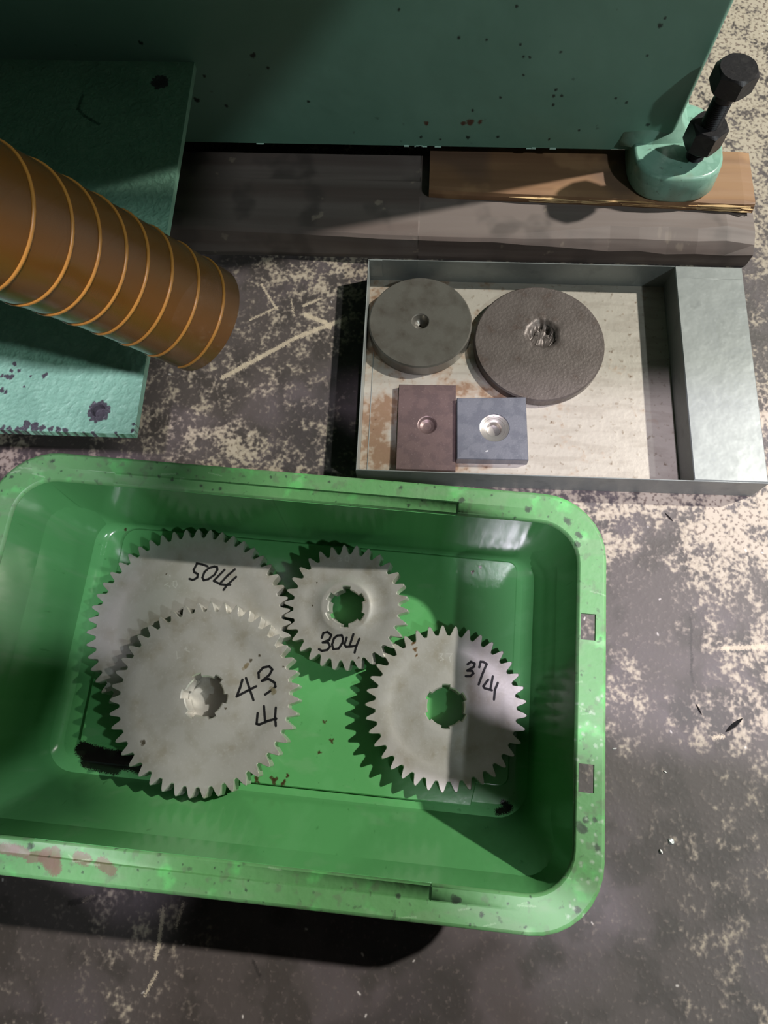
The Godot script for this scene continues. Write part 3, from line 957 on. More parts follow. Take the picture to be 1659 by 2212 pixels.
func gear(called: String, label: String, c_px: Vector2, h: float, th: float, teeth: int, ro: float, bore: float, slot_r: float, slot_at: float, phase: float, sunk: float, ink: Array, stamp: Array, zoom: Array, marks: Array, seed_: int, lift := Vector3.ZERO) -> void:
	var c := P(c_px.x, c_px.y, h + th)
	var t := thing(called, label, "gear", Vector3(c.x, h, c.z), "change gears in the green crate")
	var s := 768
	var fine := noise(s, 0.05, seed_, 4)
	var cloud := noise(s, 0.007, seed_ + 1, 5)
	var lines := noise(s, 0.02, seed_ + 2, 3, FastNoiseLite.TYPE_SIMPLEX_SMOOTH, FastNoiseLite.FRACTAL_RIDGED)
	var d := mixed(s, c8(200, 197, 190), [[cloud, 0.35, 0.75, c8(186, 182, 171), 0.7], [fine, 0.6, 0.85, c8(208, 206, 200), 0.5], [cloud, 0.72, 0.9, c8(168, 160, 142), 0.45], [lines, 0.955, 0.995, c8(208, 206, 200), 0.4], [fine, 0.1, 0.22, c8(140, 134, 120), 0.0]])
	var to_px := func(q: Vector2) -> Vector2:
		var w := P(q.x, q.y, h + th) - c
		return (Vector2(w.x, w.z) / (ro * 2.04) + Vector2(0.5, 0.5)) * s
	for e: Array in [[ink, 0.00088, c8(34, 34, 36), 0.92], [stamp, 0.0004, c8(222, 221, 214), 0.6]]:
		for line: Array in e[0]:
			var pts := []
			for k in range(0, line.size(), 2):
				pts.append(to_px.call(Vector2(zoom[0] + line[k] / zoom[2], zoom[1] + line[k + 1] / zoom[2])))
			stroke(d, s, pts, e[1] / (ro * 2.04) * s, e[2], e[3], 1.0)
	for e: Array in marks:      # [px, py, radius in mm, colour]
		var at: Vector2 = to_px.call(Vector2(e[0], e[1]))
		for j in 4:
			var off: Vector2 = Vector2(rng.randf_range(-1, 1), rng.randf_range(-1, 1)) * e[2] * 0.001 / (ro * 2.04) * s
			stroke(d, s, [at, at + off], e[2] * 0.0006 / (ro * 2.04) * s, e[3], 0.5, 1.5)
	var m := mat(Color.WHITE, 0.33, 0.6, tex(d, s), bump(fine, s, 1.0), 0.12)
	var g := part("gear_wheel", gear_mesh(teeth, ro, th, bore, slot_r, slot_at, phase, sunk), m, t)
	if lift != Vector3.ZERO:     # leaning: turned about a horizontal axis, lowest point kept on the panel
		t.rotation = Vector3(lift.x, 0, lift.z)
		t.position.y += lift.y

func gears() -> void:
	var th := 0.017
	var top := 0.0081
	var rust := c8(112, 80, 48)
	var dark := c8(92, 84, 70)
	gear("change_gear", "largest steel gear marked 50 in black ink, half covered by another gear", Vector2(407, 1355), top, th, 50, 0.0795, 0.0137, 0.0157, 0.0, 0.2, 0.0009,
		[[780, 215, 880, 235, 975, 270], [785, 225, 725, 330, 735, 375, 800, 410, 790, 470, 740, 502, 700, 512, 650, 495], [1090, 272, 1145, 285, 1150, 330, 1100, 420, 990, 500, 905, 520, 882, 470, 920, 370, 1000, 300, 1100, 272], [1280, 330, 1085, 530, 1200, 590, 1300, 605, 1380, 600], [1465, 325, 1340, 430, 1210, 565], [1485, 460, 1320, 610, 1260, 695]],
		[[200, 610, 270, 565], [220, 600, 290, 625, 300, 655], [360, 540, 410, 530, 430, 600, 400, 655, 360, 620, 360, 540]], [330, 1190, 8.295], [[366, 1243, 0.6, c8(230, 228, 224)], [358, 1239, 0.6, dark]], 101)
	gear("change_gear", "steel gear marked 43 in black ink, lying on top of the largest gear", Vector2(441, 1504), top + th + 0.0006, th, 43, 0.0696, 0.0140, 0.0166, 0.06, 0.55, 0.0010,
		[[965, 520, 935, 630, 895, 735, 1030, 660, 1140, 605], [1010, 500, 1065, 660, 1105, 780], [1175, 495, 1170, 430, 1230, 365, 1310, 350, 1350, 390, 1310, 460, 1215, 535, 1300, 510, 1380, 560, 1390, 610, 1330, 660, 1255, 710], [1160, 950, 1145, 1085, 1180, 1095, 1290, 1050, 1400, 1020], [1240, 860, 1255, 1050], [1395, 880, 1385, 1000, 1395, 1110]],
		[[120, 160, 130, 245, 165, 235], [240, 100, 245, 145, 285, 160], [225, 125, 260, 120]], [360, 1380, 5.925], [[542, 1425, 1.2, dark], [530, 1440, 2.0, c8(150, 134, 104)], [487, 1531, 0.8, dark], [612, 1440, 0.7, dark], [590, 1490, 2.5, c8(150, 140, 112)], [310, 1605, 1.8, dark], [560, 1415, 1.0, dark]], 111)
	gear("change_gear", "smallest steel gear marked 30 in black ink, leaning on its neighbour", Vector2(752, 1310), top, th, 30, 0.0482, 0.0130, 0.0155, PI / 2, 0.35, 0.0006,
		[[415, 1420, 440, 1350, 500, 1335, 560, 1380, 530, 1450, 430, 1490, 510, 1490, 540, 1550, 500, 1600, 420, 1615, 375, 1590], [650, 1390, 715, 1385, 735, 1430, 725, 1500, 670, 1580, 590, 1590, 570, 1520, 600, 1430, 650, 1390], [790, 1420, 755, 1520, 780, 1555, 860, 1550, 940, 1540], [890, 1370, 830, 1550], [980, 1440, 930, 1550, 910, 1640]],
		[[670, 260, 715, 262, 695, 290, 720, 300, 670, 312], [800, 220, 775, 255, 775, 300, 820, 310, 835, 260, 805, 222]], [640, 1170, 6.9125], [[681, 1307, 0.7, dark], [780, 1418, 0.8, dark], [690, 1258, 0.6, dark]], 121, Vector3(0.085, 0.0072, 0.095))
	gear("change_gear", "steel gear marked 37 in black ink with a rust streak at its teeth", Vector2(963, 1526), top, th, 37, 0.0602, 0.0138, 0.0157, PI / 2, 0.1, 0.0006,
		[[905, 410, 960, 370, 1020, 400, 1010, 450, 900, 515, 980, 520, 1000, 560, 950, 605, 875, 605], [1095, 460, 1115, 370, 1165, 375, 1215, 410, 1150, 560, 1085, 740], [1240, 665, 1160, 770, 1180, 800, 1300, 835], [1315, 610, 1275, 820], [1395, 715, 1350, 830, 1335, 985]],
		[[450, 240, 500, 240, 470, 290, 510, 330, 460, 350], [560, 240, 650, 240, 610, 300, 625, 370]], [890, 1380, 7.54], [[893, 1388, 1.4, rust], [896, 1402, 1.4, rust], [900, 1415, 1.0, rust], [890, 1375, 1.2, rust], [850, 1400, 0.8, dark]], 131)

# ---------------------------------------------------------------- tray
func quad_block(corners: Array, y0: float, y1: float, bevel: float, hole: Vector2, rings: Array, us: float) -> ArrayMesh:
	# four corners in x,z (clockwise seen from above, starting far right), a turned recess of rings [radius, depth]
	var c := Vector2.ZERO
	for q: Vector2 in corners:
		c += q / 4.0
	var side := func(inset: float, y: float) -> PackedVector3Array:
		var p := PackedVector3Array()
		for k in 4:
			var a: Vector2 = corners[k] + (c - corners[k]).normalized() * inset * 1.4
			var b: Vector2 = corners[(k + 1) % 4] + (c - corners[(k + 1) % 4]).normalized() * inset * 1.4
			for j in 9:
				var q := a.lerp(b, j / 9.0)
				p.append(Vector3(q.x, y, q.y))
		return p
	var l := [side.call(0.0, y0), side.call(0.0, y1 - bevel), side.call(bevel, y1)]
	var groups := [-1, -1]
	var top: PackedVector3Array = l[2]
	for e: Array in rings:
		var p := PackedVector3Array()
		for v in top:
			var w: Vector2 = (Vector2(v.x, v.z) - hole).normalized() * e[0]
			p.append(Vector3(hole.x + w.x, y1 - e[1], hole.y + w.y))
		l.append(p)
		groups.append(l.size() + 3)
	return loft(l, groups, c.x, c.y, us)

func xz(p: Vector3) -> Vector2:
	return Vector2(p.x, p.z)

func tray() -> void:
	var t := thing("sheet_metal_tray", "shallow galvanised sheet metal tray with a boxed right end, lying on the floor", "tray")
	var x0 := -0.0448
	var xb := 0.2274
	var x1 := 0.2860
	var z0 := -0.4128
	var z1 := -0.2095
	var hy := 0.031
	var k := 0.0009
	# bottom with rust and grease
	var s := 768
	var us := 0.30
	var ux := 0.09
	var uz := -0.31
	var fine := noise(s, 0.05, 81, 4)
	var cloud := noise(s, 0.008, 82, 5)
	var drag := noise(s, 0.03, 83, 4, FastNoiseLite.TYPE_SIMPLEX_SMOOTH, FastNoiseLite.FRACTAL_FBM, 0.25, 1.2)
	var rusty := PackedByteArray()
	rusty.resize(s * s)
	for y in s:
		for x in s:
			var px := (float(x) / s - 0.5) * us + ux
			var near := clampi(int((0.075 - px) * 900.0), -70, 70)
			rusty[y * s + x] = clampi(cloud[y * s + x] + ((fine[y * s + x] - 128) >> 1) + near, 0, 255)
	var d := mixed(s, c8(166, 160, 149), [[drag, 0.4, 0.85, c8(150, 143, 132), 0.6], [fine, 0.72, 0.84, c8(124, 114, 100), 0.5], [rusty, 0.5, 0.85, c8(152, 130, 110), 0.6], [rusty, 0.76, 1.0, c8(122, 92, 70), 0.7], [fine, 0.86, 0.93, c8(80, 62, 48), 0.6]])
	mats.tray_floor = mat(Color.WHITE, 0.42, 0.25, tex(d, s), bump(fine, s, 1.4), 0.2)
	part("bottom_sheet", box(x0 + k, xb, 0.0006, 0.0016, z0 + k, z1 - k, 0.0002, us), mats.tray_floor, t, "stained and rust-speckled bottom sheet")
	part("side_wall", box(x0, x0 + k, 0.0004, hy, z0, z1, 0.0003), mats.zinc, t)
	part("side_wall", box(x0 + k, xb, 0.0004, hy, z0, z0 + k, 0.0003), mats.zinc, t)
	part("side_wall", box(x0 + k, x1, 0.0004, hy, z1 - k, z1, 0.0003), mats.zinc, t)
	part("boxed_end", box(xb, x1, 0.0004, hy, z0, z1 - k - 0.0002, 0.0007), mats.zinc, t, "scratched grey boxed end")
	part("corner_tab", box(x0 + k, x0 + 0.0125, 0.008, hy + 0.0004, z0 + k, z0 + k * 2, 0.0002), mats.zinc, t)
	part("corner_tab", box(x0 + k, x0 + 0.005, 0.006, hy - 0.002, z1 - k * 2, z1 - k, 0.0002), mats.zinc, t)
	part("fold_line", box(x0 + 0.0072, x0 + 0.0079, 0.0014, 0.0021, -0.335, z1 - 0.002, 0.0002), mats.zinc, t)

	# round blanks
	var y := 0.0017
	var s2 := 512
	var sw := noise(s2, 0.008, 91, 5)
	var fw := noise(s2, 0.06, 92, 4)
	var dd := mixed(s2, c8(112, 109, 102), [[sw, 0.3, 0.8, c8(100, 95, 88), 0.7], [fw, 0.7, 0.9, c8(128, 125, 119), 0.4], [sw, 0.75, 0.95, c8(88, 80, 72), 0.5]])
	var c := P(908, 694, y + 0.0145)
	var t1 := thing("steel_disc", "smaller dark turned steel disc with a countersunk centre hole", "disc", Vector3(c.x, y, c.z), "steel blanks in the tray")
	var ro := 0.0462
	part("disc", lathe([Vector2(0, 0), Vector2(ro - 0.001, 0), Vector2(ro, 0.001), Vector2(ro, 0.0130), Vector2(ro - 0.0012, 0.0145), Vector2(0.030, 0.0145), Vector2(0.0080, 0.0145), Vector2(0.0072, 0.0138), Vector2(0.0052, 0.0095), Vector2(0.0045, 0.0088), Vector2(0.0012, 0.0068), Vector2(0.0011, 0.003), Vector2(0, 0.003)], 72, [1, 2, 3, 4, 5, 5, 6, 7, 8, 8, 9, 10], ro * 2.05),
		mat(Color.WHITE, 0.3, 0.5, tex(dd, s2), bump(fw, s2, 1.2), 0.12), t1)
	# larger disc, rough, with a gouged centre
	dd = mixed(s2, c8(98, 90, 86), [[sw, 0.3, 0.8, c8(88, 80, 76), 0.7], [fw, 0.66, 0.88, c8(114, 107, 104), 0.45], [sw, 0.7, 0.95, c8(84, 70, 63), 0.5]])
	c = P(1165, 739, y + 0.0095)
	var t2 := thing("steel_disc", "larger rough brown steel disc with a gouged crater in its middle", "disc", Vector3(c.x, y, c.z), "steel blanks in the tray")
	ro = 0.0578
	var wob := FastNoiseLite.new()
	wob.seed = 9
	wob.frequency = 110.0
	var l := []
	var cc := P(1172, 720, y + 0.0095) - c
	for e: Array in [[0, 0, 0], [ro - 0.001, 0, 0], [ro, 0.001, 0], [ro, 0.0082, 0], [ro - 0.0013, 0.0095, 0], [0.024, 0.0095, 0], [0.0165, 0.0096, 0.0003], [0.0135, 0.0093, 0.0006], [0.0120, 0.0066, 0.0012], [0.0095, 0.0050, 0.0016], [0.0065, 0.0056, 0.0018], [0.0035, 0.0060, 0.0016], [0.0, 0.0050, 0.0]]:
		var p := PackedVector3Array()
		for i in 72:
			var a := TAU * i / 72
			var off: Vector3 = cc * (1.0 if e[0] < 0.025 and e[1] > 0.005 else 0.0)
			var r: float = e[0] * (1.0 + (0.10 * wob.get_noise_2d(cos(a) * 0.012, sin(a) * 0.012) if e[2] > 0 else 0.0))
			var v := Vector3(r * cos(a), e[1], r * sin(a)) + off
			v.y += e[2] * wob.get_noise_2d(v.x, v.z)
			p.append(v)
		l.append(p)
	part("disc", loft(l, [1, 2, 3, 4, 5, 6, 6, 6, 6, 6, 6, 6], 0, 0, ro * 2.05), mat(Color.WHITE, 0.46, 0.45, tex(dd, s2), bump(fw, s2, 2.0), 0.3), t2)
	# rectangular blanks
	dd = mixed(s2, c8(108, 90, 88), [[sw, 0.4, 0.7, c8(96, 80, 80), 0.7], [fw, 0.72, 0.86, c8(134, 118, 116), 0.5], [fw, 0.12, 0.3, c8(90, 74, 74), 0.0]])
	var yp := y + 0.0062
	var cs := []
	var q4 := [[985, 832], [984, 1017], [855, 1013], [862, 830]]
	for q: Array in q4:
		cs.append(xz(P(q[0], q[1], yp)))
	var m1 := mat(Color.WHITE, 0.42, 0.5, tex(dd, s2), bump(fw, s2, 1.2), 0.2)
	tag(part("steel_plate", quad_block(cs, y, yp, 0.0004, xz(P(923, 918, yp)), [[0.0086, 0.0], [0.0078, 0.0004], [0.0062, 0.0022], [0.0036, 0.0034], [0.0, 0.0038]], 0.07), m1), "purplish brown rectangular steel plate with a shiny drilled dimple", "plate", "steel blanks in the tray")
	dd = mixed(s2, c8(112, 114, 122), [[sw, 0.4, 0.7, c8(98, 101, 110), 0.7], [fw, 0.72, 0.86, c8(134, 136, 142), 0.5]])
	yp = y + 0.0105
	cs = []
	q4 = [[1136, 857.5], [1142, 994], [987, 991], [987, 859]]
	for q: Array in q4:
		cs.append(xz(P(q[0], q[1], yp)))
	var m2 := mat(Color.WHITE, 0.42, 0.5, tex(dd, s2), bump(fw, s2, 1.2), 0.2)
	var t3 := thing("steel_block", "blue-grey square steel block with a stepped drilled hole", "block", Vector3.ZERO, "steel blanks in the tray")
	var hc := xz(P(1068, 924, yp))
	part("block", quad_block(cs, y, yp, 0.0006, hc, [[0.0130, 0.0], [0.0126, 0.0005]], 0.07), m2, t3)
	var prof := []
	var groups := []
	for e: Array in [[0.0126, 0.0005], [0.0112, 0.0009], [0.0110, 0.0012], [0.0096, 0.0015], [0.0094, 0.0019], [0.0080, 0.0022], [0.0066, 0.0026], [0.0062, 0.0038], [0.0055, 0.0075], [0.0, 0.0088]]:
		prof.append(circle(e[0], yp - e[1], 48, hc.x, hc.y))
		groups.append(prof.size())
	groups.pop_back()
	part("turned_recess", loft(prof, groups), mats.bright_steel, t3, "bright turned rings around the hole")

# ---------------------------------------------------------------- hose
func hose() -> void:
	var t := thing("suction_hose", "translucent amber suction hose with a golden spiral rib, hanging over the plate", "hose")
	var curve := Curve3D.new()
	curve.bake_interval = 0.004
	var way := [PD(437, 690, 0.425), PD(330, 635, 0.398), PD(220, 582, 0.372), PD(110, 532, 0.344), PD(0, 484, 0.318), PD(-140, 425, 0.292), PD(-300, 358, 0.268)]
	way.append(way[-1] + Vector3(-0.06, 0.05, 0.0))
	way.append(way[-1] + Vector3(-0.10, 0.16, -0.01))
	way.append(Vector3(-0.62, 0.58, -0.30))
	way.append(Vector3(-0.66, 0.62, -0.42))
	way.append(Vector3(-0.66, 0.62, -0.515))
	for k in way.size():
		var tan: Vector3 = (way[mini(k + 1, way.size() - 1)] - way[maxi(k - 1, 0)]) / 6.0
		curve.add_point(way[k], -tan, tan)
	var r := 0.0318
	var total := curve.get_baked_length()
	var n := 48
	var frame := func(s: float) -> Array:
		var p := curve.sample_baked(s, true)
		var d := (curve.sample_baked(minf(s + 0.002, total), true) - curve.sample_baked(maxf(s - 0.002, 0), true)).normalized()
		var side := d.cross(Vector3.UP).normalized()
		return [p, side, d.cross(side).normalized()]
	var outer := []
	var inner := []
	var steps := int(total / 0.006)
	for k in steps + 1:
		var f: Array = frame.call(total * k / steps)
		var po := PackedVector3Array()
		var pi := PackedVector3Array()
		for i in n:
			var a := TAU * i / n
			var w: Vector3 = f[1] * cos(a) + f[2] * sin(a)
			po.append(f[0] + w * r)
			pi.append(f[0] + w * (r - 0.0012))
		outer.append(po)
		inner.append(pi)
	inner.reverse()
	var loops := outer + inner
	loops.append(outer[0])
	var g := []
	for k in loops.size() - 1:
		g.append(2 if k == steps or k == loops.size() - 2 else (1 if k < steps else 3))
	part("hose_wall", loft(loops, g), mats.amber, t)
	# helix
	var pitch := 0.0178
	var st := SurfaceTool.new()
	st.begin(Mesh.PRIMITIVE_TRIANGLES)
	var rings := []
	var s := 0.006
	while s < total - 0.004:
		var f: Array = frame.call(s)
		var a := TAU * s / pitch + 0.6
		var w: Vector3 = f[1] * cos(a) + f[2] * sin(a)
		var d: Vector3 = f[1].cross(f[2]).normalized()
		var p := PackedVector3Array()
		for i in 6:
			var b := TAU * i / 6
			p.append(f[0] + w * (r + 0.0001 + 0.0007 * cos(b)) + d * 0.0010 * sin(b))
		rings.append(p)
		s += pitch / 40.0
	var g2 := []
	g2.resize(rings.size() - 1)
	g2.fill(1)
	loft(rings, g2, 0, 0, 1, {}, st)
	part("spiral_rib", done(st), mats.gold_rib, t, "golden spiral rib")

# ---------------------------------------------------------------- scraps on the floor
func sliver(label: String, a: Vector3, b: Vector3, w: float, h: float, m: Material) -> void:
	var d := (b - a)
	var side := d.cross(Vector3.UP).normalized()
	var l := []
	for e: Array in [[0.0, 0.15, 0.1], [0.25, 0.8, 0.8], [0.55, 1.0, 1.0], [0.85, 0.6, 0.7], [1.0, 0.1, 0.15]]:
		var c: Vector3 = a + d * e[0]
		l.append(PackedVector3Array([c + side * w * e[1] / 2, c + Vector3(0, h * e[2], 0) + side * w * 0.2 * e[1], c - side * w * e[1] / 2]))
	var o := part("metal_sliver", loft(l, [-1, -1, -1, -1]), m)
	tag(o, label, "scrap")

func scraps() -> void:
	sliver("largest black metal sliver lying on the bare floor beside the crate", P(1568, 1581, 0.0003), P(1604, 1552, 0.0003), 0.0034, 0.0016, mats.black_steel)
	sliver("thin dark sliver on pale screed just past the tray front", P(1437, 1108, 0.0003), P(1454, 1126, 0.0003), 0.0012, 0.0008, mats.black_steel)
	sliver("thin grey sliver on dark floor near the largest black sliver", P(1503, 1520, 0.0003), P(1517, 1545, 0.0003), 0.0013, 0.0008, mats.black_steel)
	sliver("bright metal chip on the shaded floor by the crate corner", P(1425, 1834, 0.0003), P(1431, 1845, 0.0003), 0.0022, 0.0014, mats.white_chip)
	sliver("pale grey flake lying on floor past the crate corner", P(1444, 1812, 0.0003), P(1456, 1824, 0.0003), 0.0045, 0.0008, mats.zinc)
	sliver("small white chip on the steel block in the tray", P(1048, 976, 0.0124), P(1055, 973, 0.0124), 0.0014, 0.0007, mats.white_chip)
	sliver("small white chip on dark floor beside the crate slots", P(1433, 1665, 0.0003), P(1441, 1670, 0.0003), 0.0012, 0.0007, mats.white_chip)
	sliver("tiny white chip on dark floor close to the crate rim", P(1323, 1618, 0.0003), P(1333, 1616, 0.0003), 0.0012, 0.0007, mats.white_chip)

# ---------------------------------------------------------------- the person taking the picture
# Tapered bones [a, b, radius a, radius b] blended into one skin and meshed as surface nets.
func skin(bones: Array, cell: float, blend: float, st: SurfaceTool, tint: Callable) -> void:
	var lo := Vector3.INF
	var hi := -Vector3.INF
	for b: Array in bones:
		for k in 2:
			var r: float = b[2 + k] + cell * 3
			lo = lo.min(b[k] - Vector3.ONE * r)
			hi = hi.max(b[k] + Vector3.ONE * r)
	var nx := int((hi.x - lo.x) / cell) + 2
	var ny := int((hi.y - lo.y) / cell) + 2
	var nz := int((hi.z - lo.z) / cell) + 2
	var f := PackedFloat32Array()
	f.resize(nx * ny * nz)
	f.fill(1.0)
	for b: Array in bones:
		var a: Vector3 = b[0]
		var d: Vector3 = b[1] - a
		var len2 := maxf(d.length_squared(), 1e-9)
		var r: float = maxf(b[2], b[3]) + blend + cell * 2
		var p0 := ((a.min(b[1]) - Vector3.ONE * r - lo) / cell).max(Vector3.ZERO)
		var p1 := ((a.max(b[1]) + Vector3.ONE * r - lo) / cell)
		for k in range(int(p0.z), mini(nz, int(p1.z) + 1)):
			for j in range(int(p0.y), mini(ny, int(p1.y) + 1)):
				for i in range(int(p0.x), mini(nx, int(p1.x) + 1)):
					var q := lo + Vector3(i, j, k) * cell - a
					var t := clampf(q.dot(d) / len2, 0, 1)
					var v := (q - d * t).length() - lerpf(b[2], b[3], t)
					var at := (k * ny + j) * nx + i
					var u := f[at]
					var h := maxf(blend - absf(u - v), 0) / blend
					f[at] = minf(u, v) - h * h * blend * 0.25
	var id := PackedInt32Array()
	id.resize(nx * ny * nz)
	id.fill(-1)
	var vs := PackedVector3Array()
	for k in nz - 1:
		for j in ny - 1:
			for i in nx - 1:
				var at := (k * ny + j) * nx + i
				var c := [f[at], f[at + 1], f[at + nx], f[at + nx + 1], f[at + nx * ny], f[at + nx * ny + 1], f[at + nx * ny + nx], f[at + nx * ny + nx + 1]]
				var neg := 0
				for v: float in c:
					neg += 1 if v < 0 else 0
				if neg == 0 or neg == 8:
					continue
				var sum := Vector3.ZERO
				var n := 0
				for e: Array in [[0, 1], [2, 3], [4, 5], [6, 7], [0, 2], [1, 3], [4, 6], [5, 7], [0, 4], [1, 5], [2, 6], [3, 7]]:
					var x: float = c[e[0]]
					var y: float = c[e[1]]
					if (x < 0) != (y < 0):
						var t := x / (x - y)
						var pa := Vector3(e[0] & 1, (e[0] >> 1) & 1, e[0] >> 2)
						var pb := Vector3(e[1] & 1, (e[1] >> 1) & 1, e[1] >> 2)
						sum += pa.lerp(pb, t)
						n += 1
				id[at] = vs.size()
				vs.append(lo + (Vector3(i, j, k) + sum / n) * cell)
	st.set_smooth_group(1)
	var step := [1, nx, nx * ny]
	for k in range(1, nz - 1):
		for j in range(1, ny - 1):
			for i in range(1, nx - 1):
				var at := (k * ny + j) * nx + i
				for ax in 3:
					var inside := f[at] < 0
					if inside == (f[at + step[ax]] < 0):
						continue
					var s1: int = step[(ax + 1) % 3]
					var s2: int = step[(ax + 2) % 3]
					var q := [id[at], id[at - s1], id[at - s1 - s2], id[at - s2]]
					if q.min() < 0:
						continue
					if inside:
						q.reverse()
					for m: int in [0, 1, 2, 0, 2, 3]:
						var v: Vector3 = vs[q[m]]
						st.set_color(tint.call(v))
						st.add_vertex(v)

func hand(st: SurfaceTool, wrist: Vector3, palm: Vector3, grip: Vector3, across: Vector3, tint: Callable) -> void:
	# fingers wrap behind the phone, the thumb lies on its screen
	var b := [[wrist, palm, 0.026, 0.024], [palm - across * 0.025, palm + across * 0.028, 0.017, 0.017]]
	for k in 4:
		var root := palm + across * (0.030 - 0.019 * k) + grip * 0.012
		var l: float = [0.042, 0.048, 0.045, 0.036][k]
		var mid := root + grip * l * 0.8 + CF * 0.006
		b.append([root, mid, 0.0095, 0.0088])
		b.append([mid, mid + grip * l * 0.6 + CF * 0.004, 0.0088, 0.0078])
	var tr := palm + across * 0.024 - CF * 0.036
	b.append([tr, tr + grip * 0.03 + across * 0.018 - CF * 0.004, 0.0115, 0.0100])
	b.append([tr + grip * 0.03 + across * 0.018 - CF * 0.004, tr + grip * 0.052 + across * 0.022 + CF * 0.002, 0.0098, 0.0085])
	skin(b, 0.0045, 0.008, st, tint)

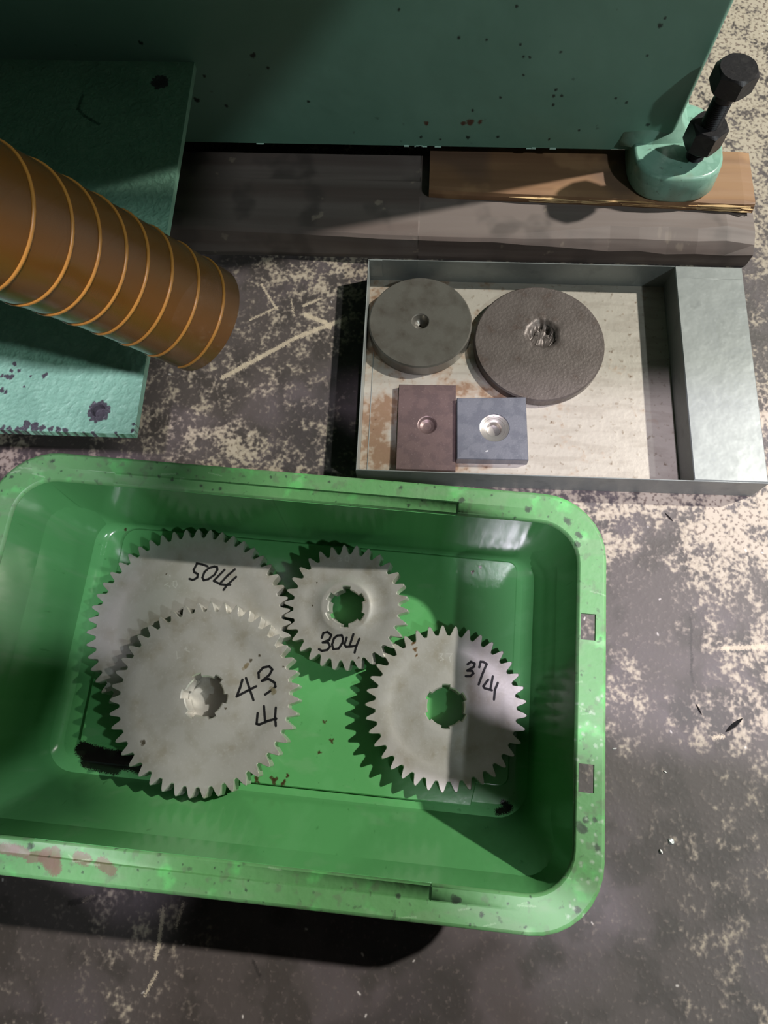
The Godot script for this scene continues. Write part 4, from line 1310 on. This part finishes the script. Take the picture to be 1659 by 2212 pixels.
func person() -> void:
	var c0 := Vector3(0, CAM_H, 0)
	var pc := c0 - CU * 0.055 + CR * 0.012 - CF * 0.016
	var ph := thing("smartphone", "black smartphone held level in both hands above the crate", "phone", pc)
	ph.basis = Basis(CR, CU, -CF).orthonormalized()
	part("phone_body", loft([point_loop(Vector3(0, 0, -0.004), 36), rounded_xy(0.0362, 0.0737, 0.009, -0.004), rounded_xy(0.0375, 0.075, 0.010, -0.0025), rounded_xy(0.0375, 0.075, 0.010, 0.0025), rounded_xy(0.0362, 0.0737, 0.009, 0.004), point_loop(Vector3(0, 0, 0.004), 36)], [-1, 1, 1, 1, -1]), mats.phone, ph)
	part("screen", loft([rounded_xy(0.035, 0.0725, 0.008, 0.0042), point_loop(Vector3(0, 0, 0.0042), 36)], [-1]), mats.screen_glass, ph)
	# body
	var cloth := Color(0.030, 0.035, 0.05)
	var trouser := Color(0.022, 0.022, 0.025)
	var flesh := Color(0.50, 0.30, 0.21)
	var wr := pc + CR * 0.088 - CU * 0.070 - CF * 0.012
	var wl := pc - CR * 0.088 - CU * 0.070 - CF * 0.012
	var sr := Vector3(0.30, 0.98, 0.36)
	var sl := Vector3(-0.08, 0.98, 0.36)
	var er := Vector3(0.275, 0.70, 0.21)
	var el := Vector3(-0.19, 0.70, 0.13)
	var chest := Vector3(0.11, 0.89, 0.42)
	var hips := Vector3(0.11, 0.42, 0.76)
	var neck := Vector3(0.11, 1.05, 0.33)
	var head := Vector3(0.10, 1.11, 0.21)
	var kr := Vector3(0.37, 0.53, 0.25)
	var kl := Vector3(-0.15, 0.53, 0.27)
	var body := [[chest, hips, 0.155, 0.150], [chest + Vector3(-0.09, 0.03, 0), chest + Vector3(0.09, 0.03, 0), 0.115, 0.115], [sl, sr, 0.062, 0.062], [chest, neck, 0.09, 0.058], [neck, head + Vector3(0, -0.03, 0.06), 0.056, 0.054],
		[sr, er, 0.056, 0.044], [er, wr, 0.042, 0.029], [sl, el, 0.056, 0.044], [el, wl, 0.042, 0.029], [hips + Vector3(-0.09, 0, 0), hips + Vector3(0.09, 0, 0), 0.125, 0.125],
		[hips + Vector3(0.10, -0.02, -0.02), kr, 0.088, 0.062], [hips + Vector3(-0.10, -0.02, -0.02), kl, 0.088, 0.062], [kr, Vector3(0.33, 0.10, 0.58), 0.060, 0.042], [kl, Vector3(-0.11, 0.10, 0.58), 0.060, 0.042],
		[Vector3(0.33, 0.055, 0.60), Vector3(0.36, 0.040, 0.40), 0.046, 0.036], [Vector3(-0.11, 0.055, 0.60), Vector3(-0.14, 0.040, 0.40), 0.046, 0.036]]
	var st := SurfaceTool.new()
	st.begin(Mesh.PRIMITIVE_TRIANGLES)
	var tint := func(v: Vector3) -> Color:
		if (v - head).length() < 0.16 and v.y > 1.0 and v.z < 0.315:
			return flesh
		if v.y < 0.095:
			return Color(0.012, 0.012, 0.012)
		if v.y < 0.59 and (v - wr).length() > 0.14 and (v - wl).length() > 0.14:
			return trouser
		return cloth
	skin(body, 0.014, 0.05, st, tint)
	# head: skull, jaw, brow, nose, ears; bowed towards the phone
	var fwd := (pc - head).normalized()
	var rt := fwd.cross(Vector3(0, 0.3, -1)).normalized()
	var up := rt.cross(fwd).normalized()
	var face := func(x: float, y: float, z: float) -> Vector3:
		return head + rt * x + up * y + fwd * z
	var hb := [[face.call(0, 0.03, -0.03), face.call(0, 0.03, 0.02), 0.084, 0.078], [face.call(0, -0.03, 0.02), face.call(0, -0.085, 0.055), 0.064, 0.036], [face.call(-0.035, 0.012, 0.072), face.call(0.035, 0.012, 0.072), 0.016, 0.016],
		[face.call(0, 0.005, 0.085), face.call(0, -0.034, 0.107), 0.009, 0.014], [face.call(-0.014, -0.036, 0.094), face.call(0.014, -0.036, 0.094), 0.009, 0.009], [face.call(-0.018, -0.062, 0.084), face.call(0.018, -0.062, 0.084), 0.010, 0.010],
		[face.call(-0.081, 0.01, -0.012), face.call(-0.079, -0.035, -0.006), 0.013, 0.010], [face.call(0.081, 0.01, -0.012), face.call(0.079, -0.035, -0.006), 0.013, 0.010], [face.call(0, -0.03, -0.03), face.call(0, -0.09, -0.06), 0.06, 0.055]]
	skin(hb, 0.006, 0.016, st, func(_v: Vector3) -> Color: return flesh)
	for e: float in [1.0, -1.0]:
		hand(st, wr if e > 0 else wl, pc + CR * e * 0.068 - CU * 0.028 + CF * 0.016, CR * -e, CU, func(_v: Vector3) -> Color: return flesh)
	var o := thing("person", "person in dark work clothes crouching over the crate with a phone", "person")
	part("figure", done(st), mats.person, o)
	# hair and eyes
	var sh := SurfaceTool.new()
	sh.begin(Mesh.PRIMITIVE_TRIANGLES)
	skin([[face.call(0, 0.045, -0.036), face.call(0, 0.062, 0.012), 0.086, 0.070], [face.call(0, -0.005, -0.055), face.call(0, 0.03, -0.045), 0.072, 0.084], [face.call(-0.045, 0.075, 0.04), face.call(0.045, 0.075, 0.04), 0.030, 0.030]], 0.007, 0.02, sh, func(_v: Vector3) -> Color: return Color.WHITE)
	part("hair", done(sh), mats.hair, o, "short black hair")
	for e: float in [-1.0, 1.0]:
		var ball := SphereMesh.new()
		ball.radius = 0.0115
		ball.height = 0.023
		ball.radial_segments = 16
		ball.rings = 8
		part("eye", ball, mats.eye, o).position = face.call(0.031 * e, -0.006, 0.075)

func rounded_xy(hx: float, hy: float, r: float, z: float) -> PackedVector3Array:
	var p := PackedVector3Array()
	for k in 4:
		var cx := (hx - r) * (1.0 if k == 0 or k == 3 else -1.0)
		var cy := (hy - r) * (1.0 if k < 2 else -1.0)
		for i in 9:
			var a := PI / 2 * (k + i / 8.0)
			p.append(Vector3(cx + r * cos(a), cy + r * sin(a), z))
	return p
